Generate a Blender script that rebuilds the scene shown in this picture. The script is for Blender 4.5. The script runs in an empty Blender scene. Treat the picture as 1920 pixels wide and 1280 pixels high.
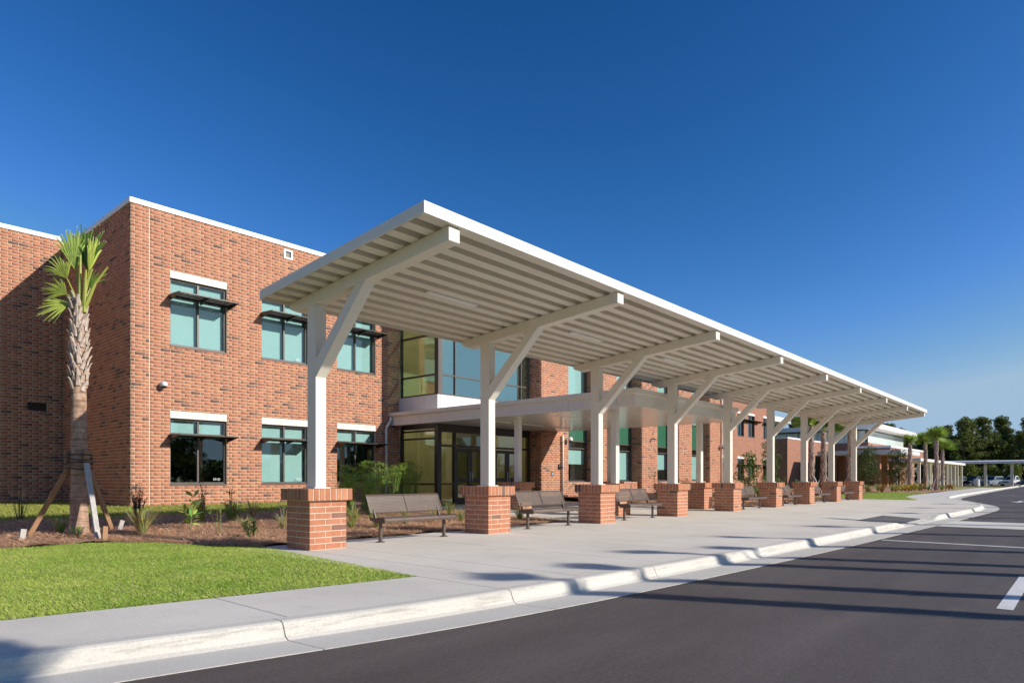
import bpy, math, random
import numpy as np
from mathutils import Vector, Matrix
R = math.radians
random.seed(7)
rng = np.random.default_rng(11)
scene = bpy.context.scene
COL = scene.collection

# ------------------------------------------------------------------ camera
YAW = 0.720386
cam_d = bpy.data.cameras.new('camera')
cam = bpy.data.objects.new('camera', cam_d)
COL.objects.link(cam)
cam.location = (0, 0, 1.19)
cam.rotation_euler = (R(90), 0, YAW - R(90))
cam_d.sensor_width = 36.0
cam_d.lens = 1236.1 / 1920 * 36
cam_d.shift_y = (895.96 - 640) / 1920
cam_d.clip_start = 0.05
cam_d.clip_end = 4000
scene.camera = cam

# ------------------------------------------------------------------ sun + sky
SUN = Vector((0.40, -1.0, 0.50)).normalized()          # towards the sun
el = math.asin(SUN.z)
az = math.atan2(SUN.x, SUN.y)                           # from +Y, clockwise
world = bpy.data.worlds.new('World')
scene.world = world
world.use_nodes = True
wn = world.node_tree.nodes
wl = world.node_tree.links
wn.clear()
sky = wn.new('ShaderNodeTexSky')
sky.sky_type = 'NISHITA'
sky.sun_disc = False
sky.sun_elevation = el
sky.sun_rotation = az
sky.altitude = 0
sky.air_density = 1.0
sky.dust_density = 0.6
sky.ozone_density = 8.0
bg = wn.new('ShaderNodeBackground')
bg.inputs['Strength'].default_value = 0.12
wo = wn.new('ShaderNodeOutputWorld')
# the deep blue of a polarising filter, the same curve over the whole sky
def vmath(op, a, b):
    n = wn.new('ShaderNodeVectorMath'); n.operation = op
    wl.new(a, n.inputs[0]); n.inputs[1].default_value = b
    return n.outputs[0]
v = vmath('MINIMUM', sky.outputs[0], (1.62, 3.2, 4.45))
sep = wn.new('ShaderNodeSeparateXYZ'); wl.new(v, sep.inputs[0])
com = wn.new('ShaderNodeCombineXYZ')
for i, g in enumerate((2.5, 1.55, 1.47)):
    p = wn.new('ShaderNodeMath'); p.operation = 'POWER'; p.inputs[1].default_value = g
    wl.new(sep.outputs[i], p.inputs[0]); wl.new(p.outputs[0], com.inputs[i])
v = vmath('MULTIPLY', com.outputs[0], (0.645, 0.515, 0.467))
wl.new(v, bg.inputs['Color'])
wl.new(bg.outputs[0], wo.inputs['Surface'])
sun_d = bpy.data.lights.new('sun', 'SUN')
sun_d.energy = 3.9
sun_d.angle = R(0.53)
sun_d.color = (1.0, 0.93, 0.83)
sun = bpy.data.objects.new('sun', sun_d)
sun.rotation_euler = (-SUN).to_track_quat('-Z', 'Y').to_euler()
sun.location = (30, -60, 40)
COL.objects.link(sun)
scene.view_settings.view_transform = 'Standard'
scene.view_settings.look = 'None'
scene.view_settings.gamma = 1.0
scene.view_settings.exposure = 0.45
scene.view_settings.use_curve_mapping = False
scene.render.engine = 'CYCLES'
cy = scene.cycles
cy.use_denoising = True
cy.max_bounces = 8
cy.diffuse_bounces = 4
cy.glossy_bounces = 4
cy.transmission_bounces = 4
cy.transparent_max_bounces = 12
cy.caustics_reflective = False
cy.caustics_refractive = False

# ------------------------------------------------------------------ materials
def newmat(name):
    m = bpy.data.materials.new(name)
    m.use_nodes = True
    nt = m.node_tree
    return m, nt, nt.nodes['Principled BSDF']

def setp(b, col=None, rough=None, metal=None, spec=None):
    if col is not None: b.inputs['Base Color'].default_value = (*col, 1)
    if rough is not None: b.inputs['Roughness'].default_value = rough
    if metal is not None: b.inputs['Metallic'].default_value = metal
    if spec is not None: b.inputs['Specular IOR Level'].default_value = spec

def tex_noise(nt, scale, detail=4, rough=0.6, vec=None, mapping=None):
    n = nt.nodes.new('ShaderNodeTexNoise')
    n.inputs['Scale'].default_value = scale
    n.inputs['Detail'].default_value = detail
    n.inputs['Roughness'].default_value = rough
    if mapping is not None:
        g = nt.nodes.new('ShaderNodeNewGeometry')
        mp = nt.nodes.new('ShaderNodeMapping')
        mp.inputs['Scale'].default_value = mapping
        nt.links.new(g.outputs['Position'], mp.inputs['Vector'])
        nt.links.new(mp.outputs[0], n.inputs['Vector'])
    elif vec is not None:
        nt.links.new(vec, n.inputs['Vector'])
    return n

def ramp(nt, src, stops):
    r = nt.nodes.new('ShaderNodeValToRGB')
    e = r.color_ramp.elements
    while len(e) < len(stops): e.new(0.5)
    for i, (p, c) in enumerate(stops):
        e[i].position = p
        e[i].color = (*c, 1) if len(c) == 3 else c
    nt.links.new(src, r.inputs[0])
    return r

def mixrgb(nt, a, b, fac, mode='MIX'):
    m = nt.nodes.new('ShaderNodeMix')
    m.data_type = 'RGBA'
    m.blend_type = mode
    for sock, v in ((m.inputs[6], a), (m.inputs[7], b), (m.inputs[0], fac)):
        if isinstance(v, (int, float)): sock.default_value = v
        elif isinstance(v, tuple): sock.default_value = (*v, 1)
        else: nt.links.new(v, sock)
    return m.outputs[2]

def bump(nt, b, src, strength, dist=0.01):
    n = nt.nodes.new('ShaderNodeBump')
    n.inputs['Strength'].default_value = strength
    n.inputs['Distance'].default_value = dist
    nt.links.new(src, n.inputs['Height'])
    nt.links.new(n.outputs[0], b.inputs['Normal'])

def noisy(name, c1, c2, scale=3.0, rough=0.8, fine=None, bmp=0.0, bscale=60, metal=0.0, stretch=(1, 1, 1), bdist=0.01, spec=None):
    """two-tone noise material with an optional fine grain and bump"""
    m, nt, b = newmat(name)
    n = tex_noise(nt, scale, 5, 0.6, mapping=stretch)
    r = ramp(nt, n.outputs['Fac'], [(0.3, c1), (0.7, c2)])
    out = r.outputs[0]
    if fine:
        n2 = tex_noise(nt, fine[0], 3, 0.7, mapping=(1, 1, 1))
        r2 = ramp(nt, n2.outputs['Fac'], [(0.3, (1 - fine[1],) * 3), (0.7, (1 + fine[1],) * 3)])
        out = mixrgb(nt, out, r2.outputs[0], 1.0, 'MULTIPLY')
    nt.links.new(out, b.inputs['Base Color'])
    setp(b, rough=rough, metal=metal, spec=spec)
    if bmp:
        n3 = tex_noise(nt, bscale, 4, 0.6, mapping=(1, 1, 1))
        bump(nt, b, n3.outputs['Fac'], bmp, bdist)
    return m

def attr_mat(name, rough=0.8, translucent=0.0, grain=None, bmp=0.0, spec=0.3):
    """colour from the mesh's own colour attribute 'col'"""
    m, nt, b = newmat(name)
    a = nt.nodes.new('ShaderNodeAttribute')
    a.attribute_name = 'col'
    out = a.outputs['Color']
    if grain:
        n = tex_noise(nt, 1.0, 4, 0.65, mapping=grain[0])
        r = ramp(nt, n.outputs['Fac'], [(0.32, (1 - grain[1],) * 3), (0.68, (1 + grain[1],) * 3)])
        out = mixrgb(nt, out, r.outputs[0], 1.0, 'MULTIPLY')
        if bmp: bump(nt, b, n.outputs['Fac'], bmp, 0.004)
    nt.links.new(out, b.inputs['Base Color'])
    setp(b, rough=rough, spec=spec)
    if translucent:
        t = nt.nodes.new('ShaderNodeBsdfTranslucent')
        nt.links.new(out, t.inputs['Color'])
        mx = nt.nodes.new('ShaderNodeMixShader')
        mx.inputs[0].default_value = translucent
        o = nt.nodes['Material Output']
        nt.links.new(b.outputs[0], mx.inputs[1])
        nt.links.new(t.outputs[0], mx.inputs[2])
        nt.links.new(mx.outputs[0], o.inputs['Surface'])
    return m

def glass_mat(name, tint, refl=0.10, gloss=(1, 1, 1)):
    m, nt, b = newmat(name)
    nt.nodes.remove(b)
    o = nt.nodes['Material Output']
    t = nt.nodes.new('ShaderNodeBsdfTransparent')
    t.inputs[0].default_value = (*tint, 1)
    g = nt.nodes.new('ShaderNodeBsdfGlossy')
    g.inputs['Roughness'].default_value = 0.0
    g.inputs['Color'].default_value = (*gloss, 1)
    lw = nt.nodes.new('ShaderNodeLayerWeight')                       # Schlick: the same from both sides of a pane
    lw.inputs['Blend'].default_value = 0.5
    pw = nt.nodes.new('ShaderNodeMath'); pw.operation = 'POWER'; pw.inputs[1].default_value = 5.0
    nt.links.new(lw.outputs['Facing'], pw.inputs[0])
    ad = nt.nodes.new('ShaderNodeMath')
    ad.operation = 'MULTIPLY_ADD'
    ad.use_clamp = True
    ad.inputs[1].default_value = 0.95
    ad.inputs[2].default_value = refl + 0.04
    nt.links.new(pw.outputs[0], ad.inputs[0])
    # slight waviness of the panes
    n = tex_noise(nt, 1.3, 2, 0.5, mapping=(1, 1, 1))
    bp = nt.nodes.new('ShaderNodeBump')
    bp.inputs['Strength'].default_value = 0.006
    bp.inputs['Distance'].default_value = 0.03
    nt.links.new(n.outputs['Fac'], bp.inputs['Height'])
    nt.links.new(bp.outputs[0], g.inputs['Normal'])
    mx = nt.nodes.new('ShaderNodeMixShader')
    nt.links.new(ad.outputs[0], mx.inputs[0])
    nt.links.new(t.outputs[0], mx.inputs[1])
    nt.links.new(g.outputs[0], mx.inputs[2])
    nt.links.new(mx.outputs[0], o.inputs['Surface'])
    return m

def brick_tex_mat(name):
    """brickwork too far off to tell the bricks apart"""
    m, nt, b = newmat(name)
    geo = nt.nodes.new('ShaderNodeNewGeometry')
    sx = nt.nodes.new('ShaderNodeSeparateXYZ')
    nt.links.new(geo.outputs['Position'], sx.inputs[0])
    ad = nt.nodes.new('ShaderNodeMath'); ad.operation = 'ADD'
    nt.links.new(sx.outputs[0], ad.inputs[0]); nt.links.new(sx.outputs[1], ad.inputs[1])
    cb = nt.nodes.new('ShaderNodeCombineXYZ')
    nt.links.new(ad.outputs[0], cb.inputs[0]); nt.links.new(sx.outputs[2], cb.inputs[1])
    br = nt.nodes.new('ShaderNodeTexBrick')
    br.inputs['Scale'].default_value = 1.0
    br.inputs['Brick Width'].default_value = 0.31
    br.inputs['Row Height'].default_value = 0.106
    br.inputs['Mortar Size'].default_value = 0.006
    br.inputs['Color1'].default_value = (0.37, 0.15, 0.085, 1)
    br.inputs['Color2'].default_value = (0.30, 0.12, 0.075, 1)
    br.inputs['Mortar'].default_value = (0.42, 0.33, 0.27, 1)
    br.offset = 0.33
    nt.links.new(cb.outputs[0], br.inputs['Vector'])
    n = tex_noise(nt, 1.0, 2, 0.5, mapping=(3.3, 3.3, 9.5))
    r = ramp(nt, n.outputs['Fac'], [(0.30, (0.35, 0.35, 0.38)), (0.36, (1, 1, 1))])
    nt.links.new(mixrgb(nt, br.outputs[0], r.outputs[0], 1.0, 'MULTIPLY'), b.inputs['Base Color'])
    setp(b, rough=0.85)
    return m

M = {}
M['brick'] = attr_mat('brick_clay', 0.82, grain=((9, 9, 4), 0.13), bmp=0.25)
M['mortar'] = noisy('mortar_cream', (0.57, 0.475, 0.38), (0.69, 0.585, 0.475), 6, 0.9, bmp=0.2)
M['brick_far'] = brick_tex_mat('brickwork_distant')
M['cream'] = noisy('cream_paint_steel', (0.76, 0.71, 0.625), (0.80, 0.75, 0.665), 1.5, 0.42, bmp=0.02, bscale=25, spec=0.4)
M['deck'] = noisy('cream_deck_steel', (0.73, 0.685, 0.59), (0.78, 0.735, 0.645), 1.2, 0.5, spec=0.4)
M['white'] = noisy('white_coping_metal', (0.80, 0.79, 0.77), (0.84, 0.83, 0.81), 0.8, 0.4, spec=0.4)
M['panel'] = noisy('white_composite_panel', (0.66, 0.66, 0.66), (0.72, 0.72, 0.72), 0.5, 0.35, spec=0.5)
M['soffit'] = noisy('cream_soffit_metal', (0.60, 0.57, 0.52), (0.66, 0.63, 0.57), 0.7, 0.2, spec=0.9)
M['lintel'] = noisy('white_glazed_brick', (0.78, 0.72, 0.64), (0.86, 0.81, 0.73), 8, 0.6)
M['bronze'] = noisy('dark_bronze_metal', (0.030, 0.023, 0.019), (0.042, 0.033, 0.028), 2, 0.38, spec=0.5)
M['frame'] = noisy('bronze_window_frame', (0.085, 0.068, 0.058), (0.11, 0.09, 0.08), 2, 0.4, spec=0.5)
M['bench'] = noisy('brown_coated_steel', (0.105, 0.076, 0.062), (0.13, 0.095, 0.078), 5, 0.45, spec=0.5)
M['concrete'] = noisy('concrete_broom', (0.60, 0.57, 0.525), (0.71, 0.68, 0.63), 0.55, 0.85, fine=(38, 0.10), bmp=0.15, bscale=140, bdist=0.004)
def concrete_mat():
    m, nt, b = newmat('concrete_broom_finish')
    n = tex_noise(nt, 0.55, 6, 0.65, mapping=(1, 1, 1))
    base = ramp(nt, n.outputs['Fac'], [(0.28, (0.60, 0.56, 0.495)), (0.5, (0.68, 0.64, 0.57)), (0.72, (0.74, 0.70, 0.63))]).outputs[0]
    n2 = tex_noise(nt, 38, 3, 0.7, mapping=(1, 1, 1))
    r2 = ramp(nt, n2.outputs['Fac'], [(0.3, (0.91,) * 3), (0.7, (1.08,) * 3)]).outputs[0]
    n3 = tex_noise(nt, 1.0, 3, 0.6, mapping=(110, 3, 3))                 # broom strokes
    r3 = ramp(nt, n3.outputs['Fac'], [(0.3, (0.955,) * 3), (0.7, (1.04,) * 3)]).outputs[0]
    n4 = tex_noise(nt, 2.3, 5, 0.75, mapping=(1, 1, 1))                  # a few darker stains
    r4 = ramp(nt, n4.outputs['Fac'], [(0.60, (1, 1, 1)), (0.78, (0.80, 0.79, 0.78))]).outputs[0]
    c = mixrgb(nt, base, r2, 1.0, 'MULTIPLY'); c = mixrgb(nt, c, r3, 1.0, 'MULTIPLY'); c = mixrgb(nt, c, r4, 1.0, 'MULTIPLY')
    nt.links.new(c, b.inputs['Base Color'])
    setp(b, rough=0.85)
    bump(nt, b, n3.outputs['Fac'], 0.12, 0.003)
    return m
M['concrete'] = concrete_mat()
M['subbase'] = noisy('joint_dirt', (0.05, 0.042, 0.035), (0.09, 0.075, 0.06), 8, 0.95)
M['metal'] = noisy('brushed_steel', (0.55, 0.55, 0.54), (0.65, 0.65, 0.64), 6, 0.3, metal=0.9)
M['plastic_white'] = noisy('white_plastic', (0.75, 0.75, 0.74), (0.8, 0.8, 0.79), 3, 0.3)
M['plastic_black'] = noisy('black_plastic', (0.012, 0.012, 0.013), (0.02, 0.02, 0.02), 3, 0.3)
M['sign_blue'] = noisy('blue_plate', (0.02, 0.12, 0.19), (0.03, 0.14, 0.21), 3, 0.4)
M['blind'] = noisy('pale_roller_blind', (0.78, 0.78, 0.75), (0.82, 0.82, 0.79), 0.6, 0.9)
M['room'] = noisy('room_plaster', (0.66, 0.60, 0.44), (0.72, 0.66, 0.50), 0.5, 0.9)
M['room_floor'] = noisy('room_terrazzo', (0.42, 0.38, 0.30), (0.50, 0.45, 0.36), 2, 0.9)
M['glass'] = glass_mat('green_tinted_glass', (0.80, 0.925, 0.92), 0.05)
M['glass_dark'] = glass_mat('dark_green_glass', (0.32, 0.46, 0.42), 0.10)
M['glass_sky'] = glass_mat('reflective_teal_glass', (0.62, 0.82, 0.82), 0.36, (0.80, 1.0, 0.97))
M['glass_lobby'] = glass_mat('olive_lobby_glass', (0.80, 0.84, 0.66), 0.06)
M['spandrel'] = noisy('green_spandrel_glass', (0.035, 0.13, 0.075), (0.045, 0.15, 0.09), 0.4, 0.08, spec=0.6)
M['clerestory'] = noisy('translucent_panel', (0.62, 0.72, 0.70), (0.70, 0.78, 0.76), 0.3, 0.25, spec=0.6)
M['paint'] = noisy('road_paint_white', (0.62, 0.62, 0.60), (0.78, 0.78, 0.76), 5, 0.7, fine=(60, 0.12))
M['tactile'] = noisy('tactile_grey_paver', (0.12, 0.12, 0.12), (0.20, 0.20, 0.20), 6, 0.8)
M['leaf'] = attr_mat('leaf', 0.5, 0.30, spec=0.35)
M['needle'] = attr_mat('pine_foliage', 0.7, 0.3, spec=0.15)
M['grass'] = attr_mat('grass_blade', 0.6, 0.35, spec=0.2)
M['straw'] = attr_mat('pine_straw_needle', 0.8, 0.1, spec=0.2)
M['boot'] = noisy('palm_boot_husk', (0.34, 0.25, 0.20), (0.66, 0.55, 0.47), 14, 0.9, bmp=0.4, bscale=60)
M['palm_trunk'] = noisy('palm_trunk_fibre', (0.30, 0.19, 0.14), (0.60, 0.43, 0.33), 3.5, 0.9, bmp=0.6, bscale=30, stretch=(4, 4, 9), bdist=0.02)
def palm_trunk_mat():
    m, nt, b = newmat('palm_trunk_ringed')
    n = tex_noise(nt, 1.0, 5, 0.65, mapping=(9, 9, 5))
    base = ramp(nt, n.outputs['Fac'], [(0.3, (0.30, 0.18, 0.12)), (0.55, (0.47, 0.31, 0.22)), (0.75, (0.64, 0.47, 0.36))]).outputs[0]
    n2 = tex_noise(nt, 1.0, 3, 0.6, mapping=(3, 3, 34))
    r2 = ramp(nt, n2.outputs['Fac'], [(0.38, (0.62, 0.58, 0.55)), (0.5, (1, 1, 1))]).outputs[0]
    nt.links.new(mixrgb(nt, base, r2, 1.0, 'MULTIPLY'), b.inputs['Base Color'])
    setp(b, rough=0.9)
    bump(nt, b, n2.outputs['Fac'], 0.7, 0.03)
    return m
M['palm_trunk'] = palm_trunk_mat()
M['bark'] = noisy('pine_bark', (0.05, 0.038, 0.03), (0.16, 0.115, 0.085), 5, 0.95, bmp=0.6, bscale=20, stretch=(2, 2, .6))
M['lumber'] = noisy('brown_lumber', (0.30, 0.17, 0.09), (0.42, 0.25, 0.14), 4, 0.85, stretch=(6, 6, 1))
M['lumber_grey'] = noisy('weathered_lumber', (0.38, 0.36, 0.34), (0.52, 0.49, 0.46), 4, 0.9, stretch=(6, 6, 1))
M['strap'] = noisy('black_strap', (0.015, 0.018, 0.018), (0.03, 0.032, 0.032), 5, 0.7)
M['tyre'] = noisy('tyre_rubber', (0.012, 0.012, 0.012), (0.02, 0.02, 0.02), 4, 0.85)
M['car_glass'] = noisy('car_window', (0.02, 0.035, 0.04), (0.03, 0.05, 0.055), 1, 0.05, spec=0.8)
M['lamp_glass'] = noisy('headlamp_lens', (0.6, 0.6, 0.58), (0.7, 0.7, 0.68), 2, 0.1)
M['lawn_base'] = noisy('lawn_soil_green', (0.19, 0.26, 0.045), (0.30, 0.36, 0.09), 2.2, 0.95, fine=(45, 0.35), bmp=0.8, bscale=70, bdist=0.03)
M['field'] = noisy('dry_field_grass', (0.22, 0.23, 0.06), (0.36, 0.32, 0.10), 0.06, 0.95, fine=(9, 0.3), bmp=0.6, bscale=20, bdist=0.05)
M['straw_base'] = noisy('pine_straw_mat', (0.32, 0.185, 0.11), (0.54, 0.33, 0.20), 6, 0.95, fine=(50, 0.4), bmp=1.0, bscale=45, bdist=0.03)

def kerb_mat():
    m, nt, b = newmat('kerb_concrete')
    n = tex_noise(nt, 1.0, 5, 0.6, mapping=(0.5, 0.5, 0.5))
    base = ramp(nt, n.outputs['Fac'], [(0.3, (0.56, 0.53, 0.47)), (0.7, (0.66, 0.63, 0.57))]).outputs[0]
    n2 = tex_noise(nt, 1.0, 6, 0.75, mapping=(1.1, 3, 16))            # tyre scuffs drawn out along the kerb
    scuff = ramp(nt, n2.outputs['Fac'], [(0.50, (0, 0, 0)), (0.64, (1, 1, 1))]).outputs[0]
    geo = nt.nodes.new('ShaderNodeNewGeometry')
    sx = nt.nodes.new('ShaderNodeSeparateXYZ')
    nt.links.new(geo.outputs['Normal'], sx.inputs[0])
    face = nt.nodes.new('ShaderNodeMapRange')                          # only the upright kerb face is scuffed
    face.inputs['From Min'].default_value = 0.95; face.inputs['From Max'].default_value = 0.6
    nt.links.new(sx.outputs[2], face.inputs['Value'])
    mu = nt.nodes.new('ShaderNodeMath'); mu.operation = 'MULTIPLY'
    nt.links.new(scuff, mu.inputs[0]); nt.links.new(face.outputs[0], mu.inputs[1])
    m2 = nt.nodes.new('ShaderNodeMath'); m2.operation = 'MULTIPLY'; m2.inputs[1].default_value = 0.42
    nt.links.new(mu.outputs[0], m2.inputs[0])
    n3 = tex_noise(nt, 45, 3, 0.7, mapping=(1, 1, 1))
    r3 = ramp(nt, n3.outputs['Fac'], [(0.3, (0.88,) * 3), (0.7, (1.08,) * 3)]).outputs[0]
    c = mixrgb(nt, base, (0.16, 0.14, 0.12), m2.outputs[0])
    nt.links.new(mixrgb(nt, c, r3, 1.0, 'MULTIPLY'), b.inputs['Base Color'])
    setp(b, rough=0.85)
    bump(nt, b, n3.outputs['Fac'], 0.2, 0.004)
    return m
M['kerb'] = kerb_mat()

def asphalt_mat():
    m, nt, b = newmat('asphalt')
    n = tex_noise(nt, 1.0, 6, 0.65, mapping=(0.35, 0.8, 1))
    base = ramp(nt, n.outputs['Fac'], [(0.3, (0.088, 0.073, 0.067)), (0.7, (0.128, 0.108, 0.100))]).outputs[0]
    n2 = tex_noise(nt, 130, 2, 0.8, mapping=(1, 1, 1))
    r2 = ramp(nt, n2.outputs['Fac'], [(0.3, (0.62,) * 3), (0.55, (1.0,) * 3), (0.74, (1.7,) * 3)]).outputs[0]
    v = nt.nodes.new('ShaderNodeTexVoronoi')
    v.inputs['Scale'].default_value = 7
    g = nt.nodes.new('ShaderNodeNewGeometry')
    nt.links.new(g.outputs['Position'], v.inputs['Vector'])
    r3 = ramp(nt, v.outputs['Distance'], [(0.0, (1, 1, 1)), (0.06, (0, 0, 0))]).outputs[0]
    n4 = tex_noise(nt, 30, 3, 0.75, mapping=(1, 1, 1))
    r4 = ramp(nt, n4.outputs['Fac'], [(0.32, (0.80,) * 3), (0.68, (1.20,) * 3)]).outputs[0]
    n5 = tex_noise(nt, 1.0, 4, 0.6, mapping=(0.06, 1.6, 1))              # faint wheel tracks along the lane
    r5 = ramp(nt, n5.outputs['Fac'], [(0.35, (0.90,) * 3), (0.65, (1.10,) * 3)]).outputs[0]
    base = mixrgb(nt, base, r4, 1.0, 'MULTIPLY')
    base = mixrgb(nt, base, r5, 1.0, 'MULTIPLY')
    c = mixrgb(nt, base, r2, 1.0, 'MULTIPLY')
    c = mixrgb(nt, c, (0.30, 0.28, 0.26), r3)
    nt.links.new(c, b.inputs['Base Color'])
    setp(b, rough=0.75, spec=0.35)
    bump(nt, b, n2.outputs['Fac'], 0.45, 0.006)
    return m
M['asphalt'] = asphalt_mat()

# ------------------------------------------------------------------ mesh helpers
def wmat(o):
    """world matrix without waiting for a scene update"""
    b = Matrix.Translation(o.location) @ o.rotation_euler.to_matrix().to_4x4()
    if o.parent is None: return b
    return wmat(o.parent) @ o.matrix_parent_inverse @ b

def link(name, me, mat, parent=None):
    o = bpy.data.objects.new(name, me)
    COL.objects.link(o)
    if mat is not None and len(me.materials) == 0:
        me.materials.append(mat)
    if parent is not None:
        o.parent = parent
        o.matrix_parent_inverse = wmat(parent).inverted()
    return o

class MB:
    def __init__(s):
        s.v = []; s.f = []; s.c = []
        s.col = None
    def _add(s, vs, fs):
        n = len(s.v)
        s.v.extend(vs)
        s.f.extend([tuple(i + n for i in f) for f in fs])
        if s.col is not None: s.c.extend([s.col] * len(vs))
        return s
    def box(s, x0, x1, y0, y1, z0, z1):
        return s._add([(x0, y0, z0), (x1, y0, z0), (x1, y1, z0), (x0, y1, z0), (x0, y0, z1), (x1, y0, z1), (x1, y1, z1), (x0, y1, z1)],
                      [(0, 3, 2, 1), (4, 5, 6, 7), (0, 1, 5, 4), (1, 2, 6, 5), (2, 3, 7, 6), (3, 0, 4, 7)])
    def hexa(s, p):                                # eight corners, bottom loop then top loop
        return s._add(p, [(0, 3, 2, 1), (4, 5, 6, 7), (0, 1, 5, 4), (1, 2, 6, 5), (2, 3, 7, 6), (3, 0, 4, 7)])
    def quad(s, a, b, c, d):
        return s._add([a, b, c, d], [(0, 1, 2, 3)])
    def tri(s, a, b, c):
        return s._add([a, b, c], [(0, 1, 2)])
    def prism(s, poly, axis, a, b):
        """2-D outline extruded along an axis ('x': (y,z), 'y': (x,z), 'z': (x,y))"""
        def P(u, v, w):
            return (w, u, v) if axis == 'x' else (u, w, v) if axis == 'y' else (u, v, w)
        n = len(poly)
        vs = [P(u, v, a) for u, v in poly] + [P(u, v, b) for u, v in poly]
        fs = [tuple(range(n))[::-1], tuple(range(n, 2 * n))] + [(i, (i + 1) % n, n + (i + 1) % n, n + i) for i in range(n)]
        return s._add(vs, fs)
    def bar(s, p0, p1, w, h, up=(0, 0, 1)):
        """rectangular bar from p0 to p1"""
        p0 = Vector(p0); p1 = Vector(p1); d = (p1 - p0).normalized()
        u = Vector(up)
        sd = d.cross(u)
        if sd.length < 1e-5: sd = d.cross(Vector((1, 0, 0)))
        sd.normalize(); u = sd.cross(d).normalized()
        c = []
        for p in (p0, p1):
            for a, b in ((-1, -1), (1, -1), (1, 1), (-1, 1)):
                c.append(tuple(p + sd * (a * w / 2) + u * (b * h / 2)))
        return s.hexa(c)
    def tube(s, pts, rad, n=8, caps=True):
        pts = [Vector(p) for p in pts]
        if not hasattr(rad, '__len__'): rad = [rad] * len(pts)
        base = len(s.v); vs = []; fs = []
        ref = Vector((0.31, 0.17, 0.93))
        for i, p in enumerate(pts):
            d = (pts[min(i + 1, len(pts) - 1)] - pts[max(i - 1, 0)]).normalized()
            a = d.cross(ref)
            if a.length < 0.1: a = d.cross(Vector((1, 0, 0)))
            a.normalize(); b = d.cross(a)
            for k in range(n):
                t = 2 * math.pi * k / n
                vs.append(tuple(p + (a * math.cos(t) + b * math.sin(t)) * rad[i]))
        for i in range(len(pts) - 1):
            for k in range(n):
                fs.append((i * n + k, i * n + (k + 1) % n, (i + 1) * n + (k + 1) % n, (i + 1) * n + k))
        if caps:
            fs.append(tuple(range(n))[::-1]); fs.append(tuple(range((len(pts) - 1) * n, len(pts) * n)))
        return s._add(vs, fs)
    def lathe(s, prof, c=(0, 0, 0), n=16, axis='z'):
        vs = []; fs = []
        for r, h in prof:
            for k in range(n):
                t = 2 * math.pi * k / n
                a, b = r * math.cos(t), r * math.sin(t)
                q = (a, b, h) if axis == 'z' else (a, h, b) if axis == 'y' else (h, a, b)
                vs.append((q[0] + c[0], q[1] + c[1], q[2] + c[2]))
        for i in range(len(prof) - 1):
            for k in range(n):
                fs.append((i * n + k, i * n + (k + 1) % n, (i + 1) * n + (k + 1) % n, (i + 1) * n + k))
        fs.append(tuple(range(n))); fs.append(tuple(range((len(prof) - 1) * n, len(prof) * n)))
        return s._add(vs, fs)
    def mesh(s, name, smooth=False):
        me = bpy.data.meshes.new(name)
        me.from_pydata(s.v, [], s.f)
        if s.c and len(s.c) == len(s.v):
            at = me.attributes.new('col', 'FLOAT_COLOR', 'POINT')
            at.data.foreach_set('color', np.array([(*c, 1.0) for c in s.c], dtype=np.float32).ravel())
        if smooth:
            me.polygons.foreach_set('use_smooth', [True] * len(me.polygons))
        me.update()
        return me
    def build(s, name, mat, parent=None, smooth=False, bevel=0.0, seg=1):
        o = link(name, s.mesh(name, smooth), mat, parent)
        if bevel:
            b = o.modifiers.new('bevel', 'BEVEL')
            b.width = bevel; b.segments = seg; b.limit_method = 'ANGLE'; b.angle_limit = R(40)
        return o

def arrays_mesh(name, V, F, C=None):
    """big meshes straight from numpy: V (n,3), F (m,3 or 4), C (n,3)"""
    me = bpy.data.meshes.new(name)
    k = F.shape[1]
    me.vertices.add(len(V)); me.vertices.foreach_set('co', V.astype(np.float32).ravel())
    me.loops.add(F.size); me.loops.foreach_set('vertex_index', F.astype(np.int32).ravel())
    me.polygons.add(len(F)); me.polygons.foreach_set('loop_start', np.arange(0, F.size, k, dtype=np.int32))
    me.polygons.foreach_set('loop_total', np.full(len(F), k, dtype=np.int32))
    if C is not None:
        at = me.attributes.new('col', 'FLOAT_COLOR', 'POINT')
        at.data.foreach_set('color', np.concatenate([C, np.ones((len(C), 1))], 1).astype(np.float32).ravel())
    me.update(calc_edges=True)
    me.validate()
    return me

def thing(name, label, cat, loc=(0, 0, 0), rotz=0.0, group=None):
    o = bpy.data.objects.new(name, None)
    o.empty_display_size = 0.1
    COL.objects.link(o)
    o.location = loc
    o.rotation_euler = (0, 0, rotz)
    return tag(o, label, cat, group)

def tag(o, label, cat, group=None):
    o['label'] = label; o['category'] = cat
    if group: o['group'] = group
    return o

def kind(o, k):
    o['kind'] = k
    return o

def local(name, mb_or_me, mat, parent, **kw):
    """a part whose mesh is in its parent's own coordinates"""
    if isinstance(mb_or_me, MB):
        o = mb_or_me.build(name, mat, None, **kw)
    else:
        o = link(name, mb_or_me, mat)
    o.parent = parent
    return o

def copy_tree(o, parent=None):
    c = o.copy()
    COL.objects.link(c)
    if parent is not None: c.parent = parent
    for ch in list(o.children): copy_tree(ch, c)
    return c

def empty_part(name, parent):
    """an Empty at the origin that groups a part's pieces"""
    o = bpy.data.objects.new(name, None)
    COL.objects.link(o)
    o.parent = parent
    o.matrix_parent_inverse = wmat(parent).inverted()
    return o

def smooth01(t):
    t = np.clip(t, 0, 1)
    return t * t * (3 - 2 * t)

def ground_z(x, y):
    """planted ground rises gently from the paving to the building"""
    return 0.30 * smooth01((np.asarray(y, float) - 11) / 10) - 0.012

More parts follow.
